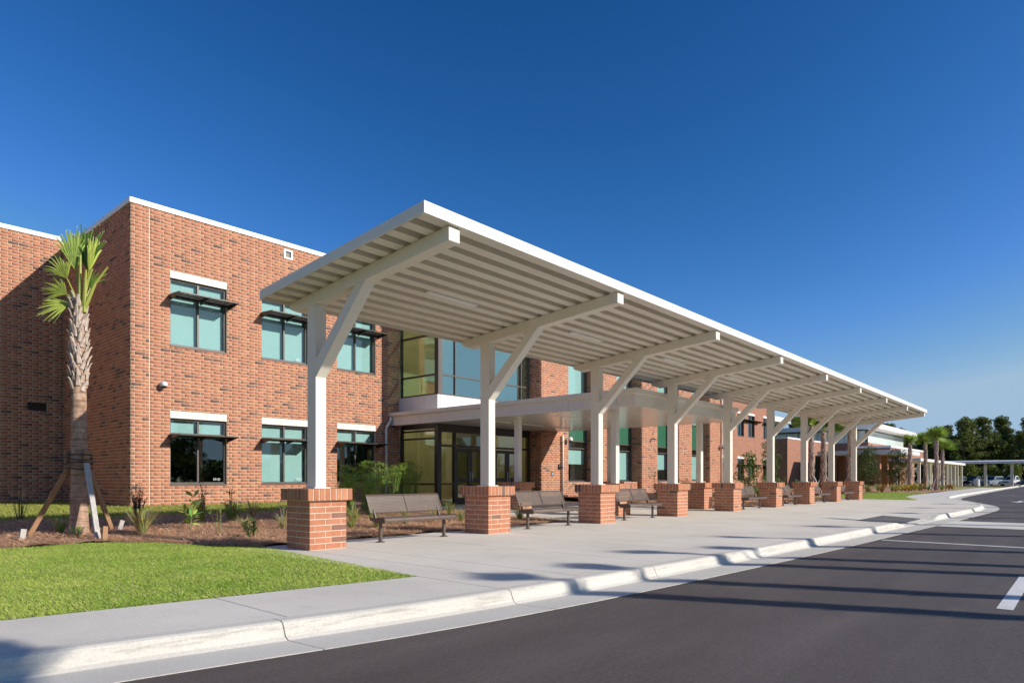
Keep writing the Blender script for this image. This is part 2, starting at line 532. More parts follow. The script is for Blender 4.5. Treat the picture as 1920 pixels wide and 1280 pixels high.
# ------------------------------------------------------------------ ground, road, kerb, paving
KX = np.array([-70, -40, -20, -5, 1.06, 2.82, 5.05, 7.7, 9.7, 13.6, 18.5, 23.3, 28, 33, 36, 39, 43, 47, 52, 60, 75, 94, 140, 260.])
KY = np.array([13, 9.6, 7.8, 6.2, 5.5, 5.02, 4.66, 4.45, 4.33, 4.12, 3.95, 3.75, 3.58, 3.45, 3.6, 4.1, 5.2, 6.4, 7.0, 7.3, 7.6, 8.0, 8.6, 9.5])
_xs = np.arange(-70, 260.01, 0.25)
_ys = np.interp(_xs, KX, KY)
_k = np.ones(13) / 13
_ys = np.convolve(np.pad(_ys, 6, mode='edge'), _k, 'valid')
def kerb_y(x): return np.interp(x, _xs, _ys)
ROAD_Z = -0.13
def ramp_drop(x):
    """1 where the kerb is lowered for the crossing"""
    x = np.asarray(x, float)
    return smooth01((x - 19.9) / 1.1) * (1 - smooth01((x - 24.1) / 1.1))
def pave_z(x, y):
    t = np.clip(1 - (np.asarray(y, float) - kerb_y(x)) / 2.0, 0, 1)
    return -0.118 * ramp_drop(x) * t

# far ground sheet
me = MB()
N = 64
ringr = [0, 40, 120, 300, 800, 2600]
vs = []; fs = []
for r in ringr:
    for k in range(N):
        t = 2 * math.pi * k / N
        vs.append((60 + r * math.cos(t), r * math.sin(t), -0.24))
for i in range(len(ringr) - 1):
    for k in range(N):
        fs.append((i * N + k, i * N + (k + 1) % N, (i + 1) * N + (k + 1) % N, (i + 1) * N + k))
me._add(vs, fs)
kind(me.build('ground', M['field']), 'structure')

# asphalt: from the gutter to the opposite kerb
GUT = 0.62
xs = np.concatenate([np.arange(-70, 60, 0.5), np.arange(60, 201, 4.0)])
m = MB()
for a, b in zip(xs[:-1], xs[1:]):
    ya, yb = float(kerb_y(a)) - GUT, float(kerb_y(b)) - GUT
    m.quad((a, -6.3, ROAD_Z), (b, -6.3, ROAD_Z), (b, yb, ROAD_Z), (a, ya, ROAD_Z))
road = kind(m.build('road', M['asphalt']), 'structure')
# opposite verge
m = MB().box(-70, 200, -40, -6.3, -0.24, -0.02)
kind(m.build('verge', M['field']), 'structure')

# kerb and gutter, cast in lengths
kerb = bpy.data.objects.new('kerb', None); COL.objects.link(kerb); kind(kerb, 'structure')
joints = [-9, -5.2, -1.2, 2.86, 5.28, 7.95, 9.95, 12.9, 15.9, 18.9, 20.0, 24.9, 27.9, 30.9, 33.6, 35.4, 37.2, 39.2, 42.2, 45.2, 48.2, 51.2]
joints = [-40, -30, -20, -14] + joints + list(np.arange(54.2, 150, 4.0))
for a, b in zip(joints[:-1], joints[1:]):
    n = max(2, int((b - a) / 0.4))
    tt = np.linspace(a + 0.005, b - 0.005, n + 1)
    prof = []
    for x in tt:
        y = float(kerb_y(x)); d = float(ramp_drop(x)) * 0.118
        # gutter lip, gutter, toe of the face, face, rounded top, back
        prof.append([(y - GUT, ROAD_Z - 0.10), (y - GUT, ROAD_Z + 0.006), (y - 0.10, ROAD_Z - 0.012), (y - 0.055, ROAD_Z + 0.012 * (1 - d / .118)),
                     (y - 0.018, -0.030 - d * 0.78), (y - 0.004, -0.010 - d * .95), (y + 0.025, 0.002 - d), (y + 0.150, 0.003 - d), (y + 0.150, -0.25)])
    k = len(prof[0])
    vs = [(float(tt[i]), p[0], p[1]) for i in range(n + 1) for p in prof[i]]
    fs = [(i * k + j, (i + 1) * k + j, (i + 1) * k + (j + 1) % k, i * k + (j + 1) % k) for i in range(n) for j in range(k)]
    fs += [tuple(range(k)), tuple(range(n * k, (n + 1) * k))[::-1]]
    mb = MB()._add(vs, fs)
    o = mb.build('kerb_length', M['kerb'], kerb)

# paving slabs with sawn joints
pave = bpy.data.objects.new('pavement', None); COL.objects.link(pave); kind(pave, 'structure')
GAP = 0.014
def walk_back(x):
    """back edge of the paving"""
    if x < 5.26: return 6.85 - 0.181 * (x - 1.32)
    if x < 14.9: return 10.80
    if x < 25.3: return 19.2
    if x < 41.4: return 10.80
    return float(kerb_y(x)) + 2.3
def slab(x0, x1, back=None, y0f=None):
    n = max(1, int((x1 - x0) / 0.45))
    tx = np.linspace(x0 + GAP / 2, x1 - GAP / 2, n + 1)
    nb = 14 if (x1 > 19.5 and x0 < 25.5) else 5
    V = []; 
    for x in tx:
        ya = float(kerb_y(x)) + 0.152 if y0f is None else y0f
        yb = (walk_back(x) if back is None else back)
        for j in range(nb + 1):
            y = ya + (yb - ya) * (j / nb) ** (2.0 if nb == 14 else 1.0)
            z = float(pave_z(x, y))
            if y > 10.8: z += 0.10 * float(smooth01((y - 10.8) / 8.4))
            V.append((float(x), y, z))
    k = nb + 1
    F = [(i * k + j, (i + 1) * k + j, (i + 1) * k + j + 1, i * k + j + 1) for i in range(n) for j in range(nb)]
    base = len(V)
    V += [(v[0], v[1], v[2] - 0.05) for v in V]
    rim = [(i * k, (i + 1) * k) for i in range(n)] + [(n * k + j, n * k + j + 1) for j in range(nb)] + \
          [((i + 1) * k + nb, i * k + nb) for i in range(n)] + [(j + 1, j) for j in range(nb)]
    F += [(b_, a_, a_ + base, b_ + base) for a_, b_ in rim]
    MB()._add(V, F).build('paving_slab', M['concrete'], pave)
PX0, PY0, PS = 5.936, 9.624, 4.267
xj = [-28, -24, -20, -16, -12, -9, -6, -3, 0.05, 2.98, 5.26, 5.93, 6.60]
for i in range(9):
    a = PX0 + i * PS
    if i: xj += [a, a + 0.711]
    if i < 8: xj += [a + 0.711 + 1.78]
xj = [x for x in xj if x < 41.1] + [41.4, 44, 47, 50, 53, 56, 60, 64, 68, 72, 76, 80, 85, 90, 95, 100]
xj = sorted(set(round(x, 3) for x in xj + [14.9, 25.3]))
for a, b in zip(xj[:-1], xj[1:]):
    if b - a > 0.12: slab(a, b)
# what shows in the joints
m = MB()
for a, b in zip(xj[:-1], xj[1:]):
    n = max(1, int((b - a) / 0.5)); tx = np.linspace(a, b, n + 1)
    for x, y in zip(tx[:-1], tx[1:]):
        mid = (x + y) / 2
        if 19.5 < mid < 25.5:
            m.quad((x, kerb_y(x) + .1, -0.16), (y, kerb_y(y) + .1, -0.16), (y, walk_back(mid), -0.16), (x, walk_back(mid), -0.16))
        else:
            m.quad((x, kerb_y(x) + .1, -0.034), (y, kerb_y(y) + .1, -0.034), (y, walk_back(mid) - .02, -0.034), (x, walk_back(mid) - .02, -0.034))
m.build('joint_filler', M['subbase'], pave)

# concrete crossing in the road, tactile paving, road markings
m = MB()
for y0 in np.arange(-6.2, 3.0, 1.9):
    y1 = min(y0 + 1.9, 3.15)
    mm = MB().box(21.2, 24.2, y0 + 0.006, y1 - 0.006, ROAD_Z - 0.05, ROAD_Z + 0.012)
    mm.build('crossing_slab', M['concrete'], road)
tact = MB()
for i in range(6):
    for j in range(2):
        x0 = 20.9 + i * 0.55; y0 = 4.02 + j * 0.55
        P = [(x0 + .004, y0 + .004), (x0 + .546, y0 + .004), (x0 + .546, y0 + .546), (x0 + .004, y0 + .546)]
        zz = [float(pave_z(p[0], p[1])) + 0.008 for p in P]
        t = MB().hexa([(p[0], p[1], z - 0.03) for p, z in zip(P, zz)] + [(p[0], p[1], z) for p, z in zip(P, zz)])
        o = t.build('tactile_tile', M['tactile'], pave)
        d = MB()
        for a in range(6):
            for b in range(6):
                cx, cyy = x0 + .05 + a * .09, y0 + .05 + b * .09
                z = float(pave_z(cx, cyy)) + 0.006
                d._add([(cx - .02, cyy - .02, z), (cx + .02, cyy - .02, z), (cx + .02, cyy + .02, z), (cx - .02, cyy + .02, z),
                        (cx - .012, cyy - .012, z + .012), (cx + .012, cyy - .012, z + .012), (cx + .012, cyy + .012, z + .012), (cx - .012, cyy + .012, z + .012)],
                       [(4, 5, 6, 7), (0, 1, 5, 4), (1, 2, 6, 5), (2, 3, 7, 6), (3, 0, 4, 7)])
        kind(d.build('tactile_domes', M['tactile'], o), 'stuff')
def marking(pts):
    MB()._add([(x, y, ROAD_Z + 0.004) for x, y in pts], [tuple(range(len(pts)))]).build('road_marking', M['paint'], road)
marking([(15.72, -6), (15.87, -6), (15.87, 3.35), (15.72, 3.35)])
for x in (8.25, 27.5, 33.5, 39.5, 46, 52, 58, 64, 70, 76):
    marking([(x, 0.58), (x + 2.9, 0.58), (x + 2.9, 0.72), (x, 0.72)])
for x in (45.0,):                                                     # lane arrow
    marking([(x, 3.0), (x + 1.2, 2.6), (x + 1.2, 2.9), (x + 3.0, 2.9), (x + 3.0, 3.1), (x + 1.2, 3.1), (x + 1.2, 3.4)])
marking([(62, 5.6), (62.25, 5.6), (62.25, -4), (62, -4)])

# planted ground in cells: lawn, pine straw
MX = np.array([-40, -3, 2.55, 4.2, 4.75, 5.2, 5.76])
MYv = np.array([13.4, 13.6, 13.35, 13.15, 12.6, 11.7, 10.85])
def left_edge(y):            # lawn meets the side of the plaza
    return 5.24 + (5.72 - 5.24) * np.clip((y - 6.14) / 4.7, 0, 1)
def region(x, y):
    """1 lawn, 2 pine straw, 0 none"""
    x = np.asarray(x, float); y = np.asarray(y, float)
    r = np.zeros(x.shape, int)
    wob = 0.12 * np.sin(x * 2.1) + 0.07 * np.sin(x * 5.3 + 1)
    back = np.where(x < 5.26, 6.85 - 0.181 * (x - 1.32), 6.0)
    mb_ = np.interp(x, MX, MYv) + wob * 0.6
    top = 17.7 + wob - 0.05 * (x - 3)
    top = np.where(x > 9.5, 17.3 + (x - 9.5) * 1.1, top)
    left = x < 15.5
    lawn1 = left & (y > back) & (y < mb_) & (x < left_edge(y))
    straw = left & (y >= mb_) & (y < top) & ((y > 10.8) | (x < left_edge(y))) & (x < 14.95)
    straw |= (x >= 14.9) & (x < 17.9) & (y > 19.0) & (y < 22.2)
    straw |= left & (x > 9) & (x < 14.95) & (y > 10.8) & (y < 22.2) & (y >= top) & (x > 12.5)
    lawn2 = left & (y >= top) & (y < 29.2) & ~straw & (x < 14.95)
    r[lawn1 | lawn2] = 1
    r[straw] = 2
    # right of the entrance
    rs = (x > 25.3) & (x < 41.4) & (y > 10.8) & (y < 20)
    r[rs] = 2
    rl = (x >= 41.4) & (x < 60) & (y > kerb_y(x) + 2.3) & (y < 12.6 + 0.02 * (x - 41))
    r[rl] = 1
    rs2 = (x >= 41.4) & (x < 84) & (y > kerb_y(x) + 2.3) & (y < 19) & ~rl
    r[rs2] = 2
    return r
def cells(x0, x1, y0, y1, s, want):
    gx = np.arange(x0, x1, s); gy = np.arange(y0, y1, s)
    X, Y = np.meshgrid(gx, gy)
    X = X.ravel(); Y = Y.ravel()
    k = region(X + s / 2, Y + s / 2) == want
    X = X[k]; Y = Y[k]
    P = np.stack([np.stack([X + a * s, Y + b * s], 1) for a, b in ((0, 0), (1, 0), (1, 1), (0, 1))], 1).reshape(-1, 2)
    key, inv = np.unique(np.round(P / s).astype(np.int64), axis=0, return_inverse=True)
    Q = key * s
    z = ground_z(Q[:, 0], Q[:, 1])
    z = z + 0.012 * np.sin(Q[:, 0] * 3.1) * np.sin(Q[:, 1] * 2.7) + (0.02 * np.sin(Q[:, 0] * 7.3 + Q[:, 1] * 4.1) if want == 2 else 0)
    if want == 2: z = z + 0.03
    return np.column_stack([Q, z]), inv.reshape(-1, 4)
def sheet(name, parts, mat):
    Vs, Fs, n = [], [], 0
    for V, F in parts:
        Vs.append(V); Fs.append(F + n); n += len(V)
    o = link(name, arrays_mesh(name, np.concatenate(Vs), np.concatenate(Fs)), mat)
    return kind(o, 'structure')
sheet('lawn', [cells(-2, 15.5, 5.6, 24, 0.1, 1), cells(-30, -2, 5.6, 29.2, 0.5, 1), cells(-2, 8, 24, 29.2, 0.5, 1), cells(41, 60.5, 5.8, 13.5, 0.25, 1)], M['lawn_base'])
sheet('planting_bed', [cells(-2, 18, 10.7, 22.3, 0.1, 2), cells(-30, -2, 10.7, 22.3, 0.5, 2), cells(25.2, 84, 7.0, 20, 0.4, 2)], M['straw_base'])

def blades(name, x0, x1, y0, y1, dens, want, h, w, cols, mat, lean=0.5, zoff=0.0):
    n = int((x1 - x0) * (y1 - y0) * dens)
    X = rng.uniform(x0, x1, n); Y = rng.uniform(y0, y1, n)
    k = region(X, Y) == want
    X = X[k]; Y = Y[k]; n = len(X)
    Z = ground_z(X, Y) + zoff
    a = rng.uniform(0, 2 * np.pi, n); hh = h * rng.uniform(0.5, 1.25, n); ln = lean * hh * rng.uniform(0.2, 1.4, n)
    dx, dy = np.cos(a), np.sin(a)
    ww = w * rng.uniform(0.7, 1.3, n)
    A = np.column_stack([X - dy * ww, Y + dx * ww, Z]); B = np.column_stack([X + dy * ww, Y - dx * ww, Z])
    Cc = np.column_stack([X + dx * ln * .4 + dy * ww * .7, Y + dy * ln * .4 - dx * ww * .7, Z + hh * .6])
    D = np.column_stack([X + dx * ln, Y + dy * ln, Z + hh])
    V = np.stack([A, B, Cc, D], 1).reshape(-1, 3)
    i = np.arange(n) * 4
    F = np.concatenate([np.stack([i, i + 1, i + 2], 1), np.stack([i, i + 2, i + 3], 1)])
    pn = np.sin(X * 1.7 + np.sin(Y * 2.3) * 1.3) * np.sin(Y * 1.9 + 0.6) * 0.5 + 0.5
    c0, c1, c2 = (np.array(c) for c in cols)
    pn = 0.55 * pn + 0.45 * (0.5 + 0.5 * np.sin(X * 4.3 + 1.7 * np.sin(Y * 3.1)) * np.cos(Y * 5.2 + X))
    t = np.clip(pn * 0.85 + rng.uniform(-0.3, 0.4, n), 0, 1)[:, None]
    C = c0 * (1 - t) + c1 * t
    dry = rng.random(n) < 0.10
    C[dry] = c2
    C = C * rng.uniform(0.75, 1.25, (n, 1))
    o = link(name, arrays_mesh(name, V, F, np.repeat(C, 4, 0)), mat)
    return o
GCOL = ((0.27, 0.43, 0.06), (0.52, 0.61, 0.14), (0.64, 0.58, 0.30))
o = blades('grass', -1.5, 5.8, 5.6, 13.9, 6500, 1, 0.032, 0.0024, GCOL, M['grass'], 0.9)
kind(tag(o, 'short bright green turf between sidewalk and pine straw bed', 'grass'), 'stuff')
GC2 = ((0.27, 0.33, 0.06), (0.42, 0.42, 0.11), (0.48, 0.42, 0.18))
o = blades('grass', 0.5, 15, 16.8, 29.2, 420, 1, 0.075, 0.005, GC2, M['grass'], 0.8)
kind(tag(o, 'yellowish grass strip along the foot of the brick wall', 'grass'), 'stuff')
o = blades('grass', 41, 60, 6, 13.2, 260, 1, 0.06, 0.008, GCOL, M['grass'], 0.8)
kind(tag(o, 'green lawn beyond the last brick pier', 'grass'), 'stuff')

def needles(name, x0, x1, y0, y1, dens, L, w):
    n = int((x1 - x0) * (y1 - y0) * dens)
    X = rng.uniform(x0, x1, n); Y = rng.uniform(y0, y1, n)
    k = region(X, Y) == 2
    X = X[k]; Y = Y[k]; n = len(X)
    Z = ground_z(X, Y) + rng.uniform(0.02, 0.075, n)
    a = rng.uniform(0, 2 * np.pi, n); t = rng.normal(0, 0.22, n); l = L * rng.uniform(0.5, 1.2, n)
    d = np.column_stack([np.cos(a) * np.cos(t), np.sin(a) * np.cos(t), np.sin(t)]); s = np.column_stack([-np.sin(a), np.cos(a), 0 * a])
    P = np.column_stack([X, Y, Z])
    V = np.stack([P - d * l[:, None] / 2 - s * w, P - d * l[:, None] / 2 + s * w, P + d * l[:, None] / 2 + s * w, P + d * l[:, None] / 2 - s * w], 1).reshape(-1, 3)
    i = np.arange(n) * 4
    F = np.stack([i, i + 1, i + 2, i + 3], 1)
    C = np.array((0.72, 0.44, 0.26)) * rng.uniform(0.45, 1.5, (n, 1)) * np.array([1, 1, 1]) + rng.uniform(0, 0.05, (n, 1))
    return link(name, arrays_mesh(name, V, F, np.repeat(C, 4, 0)), M['straw'])
o = needles('pine_straw', -1, 15, 10.7, 18.6, 750, 0.18, 0.0032)
kind(tag(o, 'brown pine straw mulch around the staked palm and young plants', 'mulch'), 'stuff')
o = needles('pine_straw', 25.3, 62, 9, 19.5, 70, 0.28, 0.010)
kind(tag(o, 'brown pine straw mulch along the far half of the canopy', 'mulch'), 'stuff')

# ------------------------------------------------------------------ brickwork
BRICK_MAIN = [(0.47, 0.195, 0.105), (0.50, 0.22, 0.12), (0.45, 0.18, 0.098), (0.43, 0.175, 0.10), (0.52, 0.24, 0.13), (0.48, 0.205, 0.115), (0.46, 0.185, 0.105), (0.42, 0.165, 0.10)]
BRICK_DARK = [(0.17, 0.095, 0.075), (0.22, 0.115, 0.085), (0.125, 0.08, 0.07)]
def brick_colour(r, dark=0.05):
    if r.random() < dark: c = r.choice(BRICK_DARK)
    else: c = r.choice(BRICK_MAIN)
    k = r.uniform(0.94, 1.06)
    return tuple(min(1, (v * .82 + m_ * .18) * k) for v, m_ in zip(c, (0.44, 0.20, 0.118)))

def cut(rects, hole):
    out = []
    hx0, hx1, hz0, hz1 = hole
    for a, b, c, d in rects:
        if b <= hx0 or a >= hx1 or d <= hz0 or c >= hz1:
            out.append((a, b, c, d)); continue
        if a < hx0: out.append((a, hx0, c, d))
        if b > hx1: out.append((hx1, b, c, d))
        a2, b2 = max(a, hx0), min(b, hx1)
        if c < hz0: out.append((a2, b2, c, hz0))
        if d > hz1: out.append((a2, b2, hz1, d))
    return [r for r in out if r[1] - r[0] > 0.018 and r[3] - r[2] > 0.012]

def brick_rects(u0, u1, z0, z1, L, c, holes=(), start=0, zref=0.0):
    """third-bond brickwork on a plane; joints of 10 mm, openings cut out"""
    out = []
    r0 = math.floor((z0 - zref) / c)
    row = r0
    while zref + row * c < z1:
        za, zb = max(zref + row * c, z0), min(zref + (row + 1) * c, z1)
        off = 0 if (row + start) % 2 == 0 else L / 3
        u = u0 - (L - off if off else 0)
        while u < u1:
            a, b = max(u, u0), min(u + L, u1)
            if b - a > 0.02 and zb - za > 0.02:
                rs = [(a + 0.006, b - 0.006, za + 0.006, zb - 0.006)]
                for h in holes: rs = cut(rs, (h[0] - .004, h[1] + .004, h[2] - .004, h[3] + .004))
                for q in rs: out.append(q)
            u += L
        row += 1
    return out

def brick_mesh(name, rects, plane, r, proud=0.0048, dark=0.05, split=None):
    """plane: ('y', Y) faces -Y, ('x', X) faces -X, ('X', X) faces +X"""
    n = len(rects)
    A = np.array(rects)
    V = np.zeros((n, 8, 3)); C = np.zeros((n, 8, 3))
    bev = 0.0014
    for k, (iu, iz) in enumerate(((0, 2), (1, 2), (1, 3), (0, 3))):
        su = 1 if iu == 0 else -1; sz = 1 if iz == 2 else -1
        for lay in (0, 1):
            u = A[:, iu] + su * bev * lay; z = A[:, iz] + sz * bev * lay
            w = np.full(n, -proud if lay else 0.004)
            if lay: w = w + rng.uniform(-0.0014, 0.0014, n)
            if plane[0] == 'y': p = np.column_stack([u, plane[1] + w, z])
            elif plane[0] == 'x': p = np.column_stack([plane[1] + w, u, z])
            else: p = np.column_stack([plane[1] - w, u, z])
            V[:, lay * 4 + k] = p
    cols = np.array([brick_colour(r, dark) for _ in range(n)])
    C[:] = cols[:, None, :]
    i = (np.arange(n) * 8)[:, None]
    F = np.concatenate([i + np.array(f) for f in ((4, 5, 6, 7), (0, 1, 5, 4), (1, 2, 6, 5), (2, 3, 7, 6), (3, 0, 4, 7))])
    if plane[0] == 'x': F = F[:, ::-1]
    return arrays_mesh(name, V.reshape(-1, 3), F, C.reshape(-1, 3))

# ------------------------------------------------------------------ window builder
def text_mesh(body, size):
    cu = bpy.data.curves.new('lettering', 'FONT')
    cu.body = body; cu.size = size; cu.extrude = 0.001; cu.resolution_u = 2
    ob = bpy.data.objects.new('lettering', cu)
    COL.objects.link(ob)
    dg = bpy.context.evaluated_depsgraph_get()
    me = bpy.data.meshes.new_from_object(ob.evaluated_get(dg))
    bpy.data.objects.remove(ob)
    return me

def lettering(name, body, size, x, y, z, parent, mat=None, bold=0.0):
    """upright lettering that reads from -Y"""
    me = text_mesh(body, size)
    w = max(v.co.x for v in me.vertices)
    me.transform(Matrix.Translation((x, y, z)) @ Matrix.Rotation(R(90), 4, 'X'))
    me.materials.clear()
    return link(name, me, mat or M['plastic_white'], parent), w

FR = 0.055
def window(parent, Y, x0, x1, z0, z1, mull=(), trans=(), glass='glass', blind=None, number=None, depth=0.10, lintel=0.0, setback=0.09,
           panes=None, frame='frame', sill=True, name='window'):
    """window set in an opening of a wall that faces -Y; its panes, frame and blinds are its pieces"""
    yf = Y + setback
    m = MB()
    m.box(x0, x0 + FR, yf, yf + depth, z0, z1); m.box(x1 - FR, x1, yf, yf + depth, z0, z1)
    m.box(x0 + FR, x1 - FR, yf + .001, yf + depth, z1 - FR, z1); m.box(x0 + FR, x1 - FR, yf + .001, yf + depth, z0, z0 + FR)
    for u in mull: m.box(u - FR / 2, u + FR / 2, yf + .003, yf + depth - .003, z0 + FR, z1 - FR)
    for t in trans:
        us = [x0] + list(mull) + [x1]
        for a, b in zip(us[:-1], us[1:]):
            m.box(a + FR / 2, b - FR / 2, yf + .005, yf + depth - .005, t - FR / 2, t + FR / 2)
    w = m.build(name, M[frame], parent)
    us = [x0 + FR / 2] + list(mull) + [x1 - FR / 2]
    ts = [z0 + FR / 2] + list(trans) + [z1 - FR / 2]
    k = 0
    for a, b in zip(us[:-1], us[1:]):
        for c, d in zip(ts[:-1], ts[1:]):
            g = (panes or {}).get(k, glass)
            MB().box(a + .02, b - .02, yf + depth * .45, yf + depth * .45 + .012, c + .02, d - .02).build('pane', M[g], w)
            k += 1
    if sill:
        MB().box(x0 - .003, x1 + .003, Y - .025, yf + .01, z0 - .045, z0 - .002).build('sill', M[frame], w)
    if blind is not None:
        for (a, b, c, d) in blind:
            MB().box(a, b, yf + depth + .05, yf + depth + .056, c, d).build('blind', M['blind'], w)
    if lintel:
        lx = x0; n = max(3, round((x1 - x0) / 0.115)); s = (x1 - x0) / n
        q = MB().box(x0, x1, Y - .002, Y + .10, z1 + .004, z1 + lintel)
        lo = q.build('lintel', M['mortar'], w)
        q = MB()
        for i in range(n):
            q.box(x0 + i * s + .004, x0 + (i + 1) * s - .004, Y - .014, Y + .01, z1 + .006, z1 + lintel - .004)
        kind(q.build('lintel_bricks', M['lintel'], w), 'stuff')
    if number:
        lettering('window_number', number, 0.115, x1 - FR - 0.36, yf + depth * .45 - .004, z0 + FR + .06, w)
    return w

def sunshade(parent, Y, x0, x1, z, proj=0.74):
    """bronze fin shelf bolted across a window, falling a little to the front"""
    drop = 0.02
    s = MB().box(x0 - .01, x1 + .01, Y - .045, Y - .004, z - .03, z + .05).build('sunshade', M['bronze'], parent)
    for xx in (x0, (x0 + x1) / 2, x1):
        MB()._add([(xx - .02, Y - .046, z - .13), (xx + .02, Y - .046, z - .13), (xx + .02, Y - .046, z + .06), (xx - .02, Y - .046, z + .06),
                 (xx - .02, Y - proj, z - .018), (xx + .02, Y - proj, z - .018), (xx + .02, Y - proj, z + .018), (xx - .02, Y - proj, z + .018)],
                [(0, 1, 2, 3), (0, 4, 5, 1), (1, 5, 6, 2), (2, 6, 7, 3), (3, 7, 4, 0), (4, 7, 6, 5)]).build('bracket', M['bronze'], s)
    ys = [Y - proj, Y - proj + .30, Y - proj + .335, Y - proj + .52, Y - proj + .555, Y - .06]
    for a, b in ((ys[0], ys[1]), (ys[2], ys[3]), (ys[4], ys[5])):
        MB().hexa([(x0 - .01, a, z - .012), (x1 + .01, a, z - .012), (x1 + .01, b, z + .012), (x0 - .01, b, z + .012),
                   (x0 - .01, a, z + .022), (x1 + .01, a, z + .022), (x1 + .01, b, z + .034), (x0 - .01, b, z + .034)]).build('fin', M['bronze'], s)
    return s

# ------------------------------------------------------------------ main school building
YB, XC0 = 22.0, 7.44             # front wall plane of the left wing and its corner
TOP = 9.60
COURSE, BL = 0.1058, 0.312
bld = thing('school_building', 'two storey red brick school building with white coping and glazed entrance bay', 'building', (17, 22, 0))
WINS = [(8.58, 10.41), (11.66, 13.49), (14.76, 16.59)]
LO, UP, LI = (1.00, 3.10), (5.43, 7.56), 0.235
front_holes = []
for a, b in WINS:
    front_holes += [(a, b, LO[0] - .045, LO[1] + LI), (a, b, UP[0] - .045, UP[1] + LI)]
front_holes += [(12.50, 12.86, 9.16, 9.50)]
def wall_with_holes(m, plane, u0, u1, z0, z1, holes, th=0.25):
    """masonry backing with real openings"""
    rects = [(u0, u1, z0, z1)]
    for h in holes: rects = [r for r in cut(rects, h)]
    for a, b, c, d in rects:
        if plane[0] == 'y': m.box(a, b, plane[1], plane[1] + th, c, d)
        else: m.box(plane[1], plane[1] + th, a, b, c, d)
rb = random.Random(3)
# front wall of the left wing
m = MB(); wall_with_holes(m, ('y', YB), XC0 + .25, 17.86, -0.1, TOP, front_holes)
fw_ = m.build('facade', M['mortar'], bld)
JX = 7.97
rects = [r for r in brick_rects(XC0, JX - .006, 0.05, TOP, BL, COURSE, front_holes, 0)] + \
        [r for r in brick_rects(JX + .006, 17.86, 0.05, TOP, BL, COURSE, front_holes, 1)]
fwv = (math.cos(YAW), math.sin(YAW))
full = [r for r in rects if abs((r[1] - r[0]) - (BL - .012)) < .001 and abs((r[3] - r[2]) - (COURSE - .012)) < .001]
full.sort(key=lambda r: r[0] * fwv[0] + YB * fwv[1])
single = full[:300]
sset = set(single)
rest = [r for r in rects if r not in sset]
kind(link('bricks', brick_mesh('front_bricks', rest, ('y', YB), rb), M['brick'], fw_), 'stuff')
variants = []
for k in range(14):
    variants.append(brick_mesh('brick', [(-(BL - .012) / 2, (BL - .012) / 2, -(COURSE - .012) / 2, (COURSE - .012) / 2)], ('y', 0), rb, dark=0.0 if k < 12 else 1.0))
    variants[-1].materials.append(M['brick'])
for (a, b, c, d) in single:
    o = bpy.data.objects.new('brick', variants[rb.randrange(12) if rb.random() > .05 else 12 + rb.randrange(2)])
    COL.objects.link(o); o.parent = fw_
    o.location = ((a + b) / 2, YB, (c + d) / 2)
    o.matrix_parent_inverse = wmat(fw_).inverted()
# side wall and the set-back wall behind the palm
YR, TOPR = 28.9, 10.02
m = MB(); wall_with_holes(m, ('x', XC0), YB, YR, -0.1, TOP, [])
sw_ = m.build('brick_wall', M['mortar'], bld)
kind(link('bricks', brick_mesh('side_bricks', brick_rects(YB, YR, 0.05, TOP, BL, COURSE, [], 1), ('x', XC0), rb, dark=0.10), M['brick'], sw_), 'stuff')
m = MB(); wall_with_holes(m, ('y', YR), -12, XC0 + .25, -0.1, TOPR, [(6.35, 6.95, 3.65, 3.95)])
rw_ = m.build('brick_wall', M['mortar'], bld)
kind(link('bricks', brick_mesh('set_back_bricks', brick_rects(-12, XC0, 0.05, TOPR, BL, COURSE, [(6.35, 6.95, 3.65, 3.95)], 0), ('y', YR), rb, dark=0.08), M['brick'], rw_), 'stuff')
v = MB().box(6.35, 6.95, YR + .06, YR + .2, 3.65, 3.95).build('louvre_vent', M['plastic_black'], bld)
for i in range(5): MB().box(6.36, 6.94, YR + .01, YR + .05, 3.67 + i * .055, 3.69 + i * .055).build('slat', M['bronze'], v)
# copings
m = MB().box(XC0 - .04, 17.86, YB - .04, YB + .30, TOP, TOP + .155); m.build('coping', M['white'], bld)
m = MB().box(XC0 - .042, XC0 + .30, YB + .31, YR + .3, TOP, TOP + .153); m.build('coping', M['white'], bld)
m = MB().box(-12, XC0 - .05, YR - .04, YR + .3, TOPR, TOPR + .155); m.build('coping', M['white'], bld)
# movement joint sealant
MB().box(JX - .005, JX + .005, YB - .004, YB + .002, 0.2, TOP).build('movement_joint', M['lintel'], bld)
# roof slab and rooms behind the windows
m = MB().box(XC0 + .26, 43, 22.26, 34, 9.0, 9.2); m.box(XC0 + .26, 17.7, 22.3, 34, 4.6, 4.72); m.build('floor_slab', M['room'], bld)
m = MB().box(XC0 + .3, 43, 26.5, 26.6, 0, 9.0); m.build('room_back_wall', M['room'], bld)
for u in (11.03, 14.12, 17.3): MB().box(u, u + .1, 22.4, 26.45, 0, 9.0).build('room_partition', M['room'], bld)
MB().box(XC0 + .3, 17.7, 22.3, 26.45, 0.05, 0.12).build('room_floor', M['room_floor'], bld)
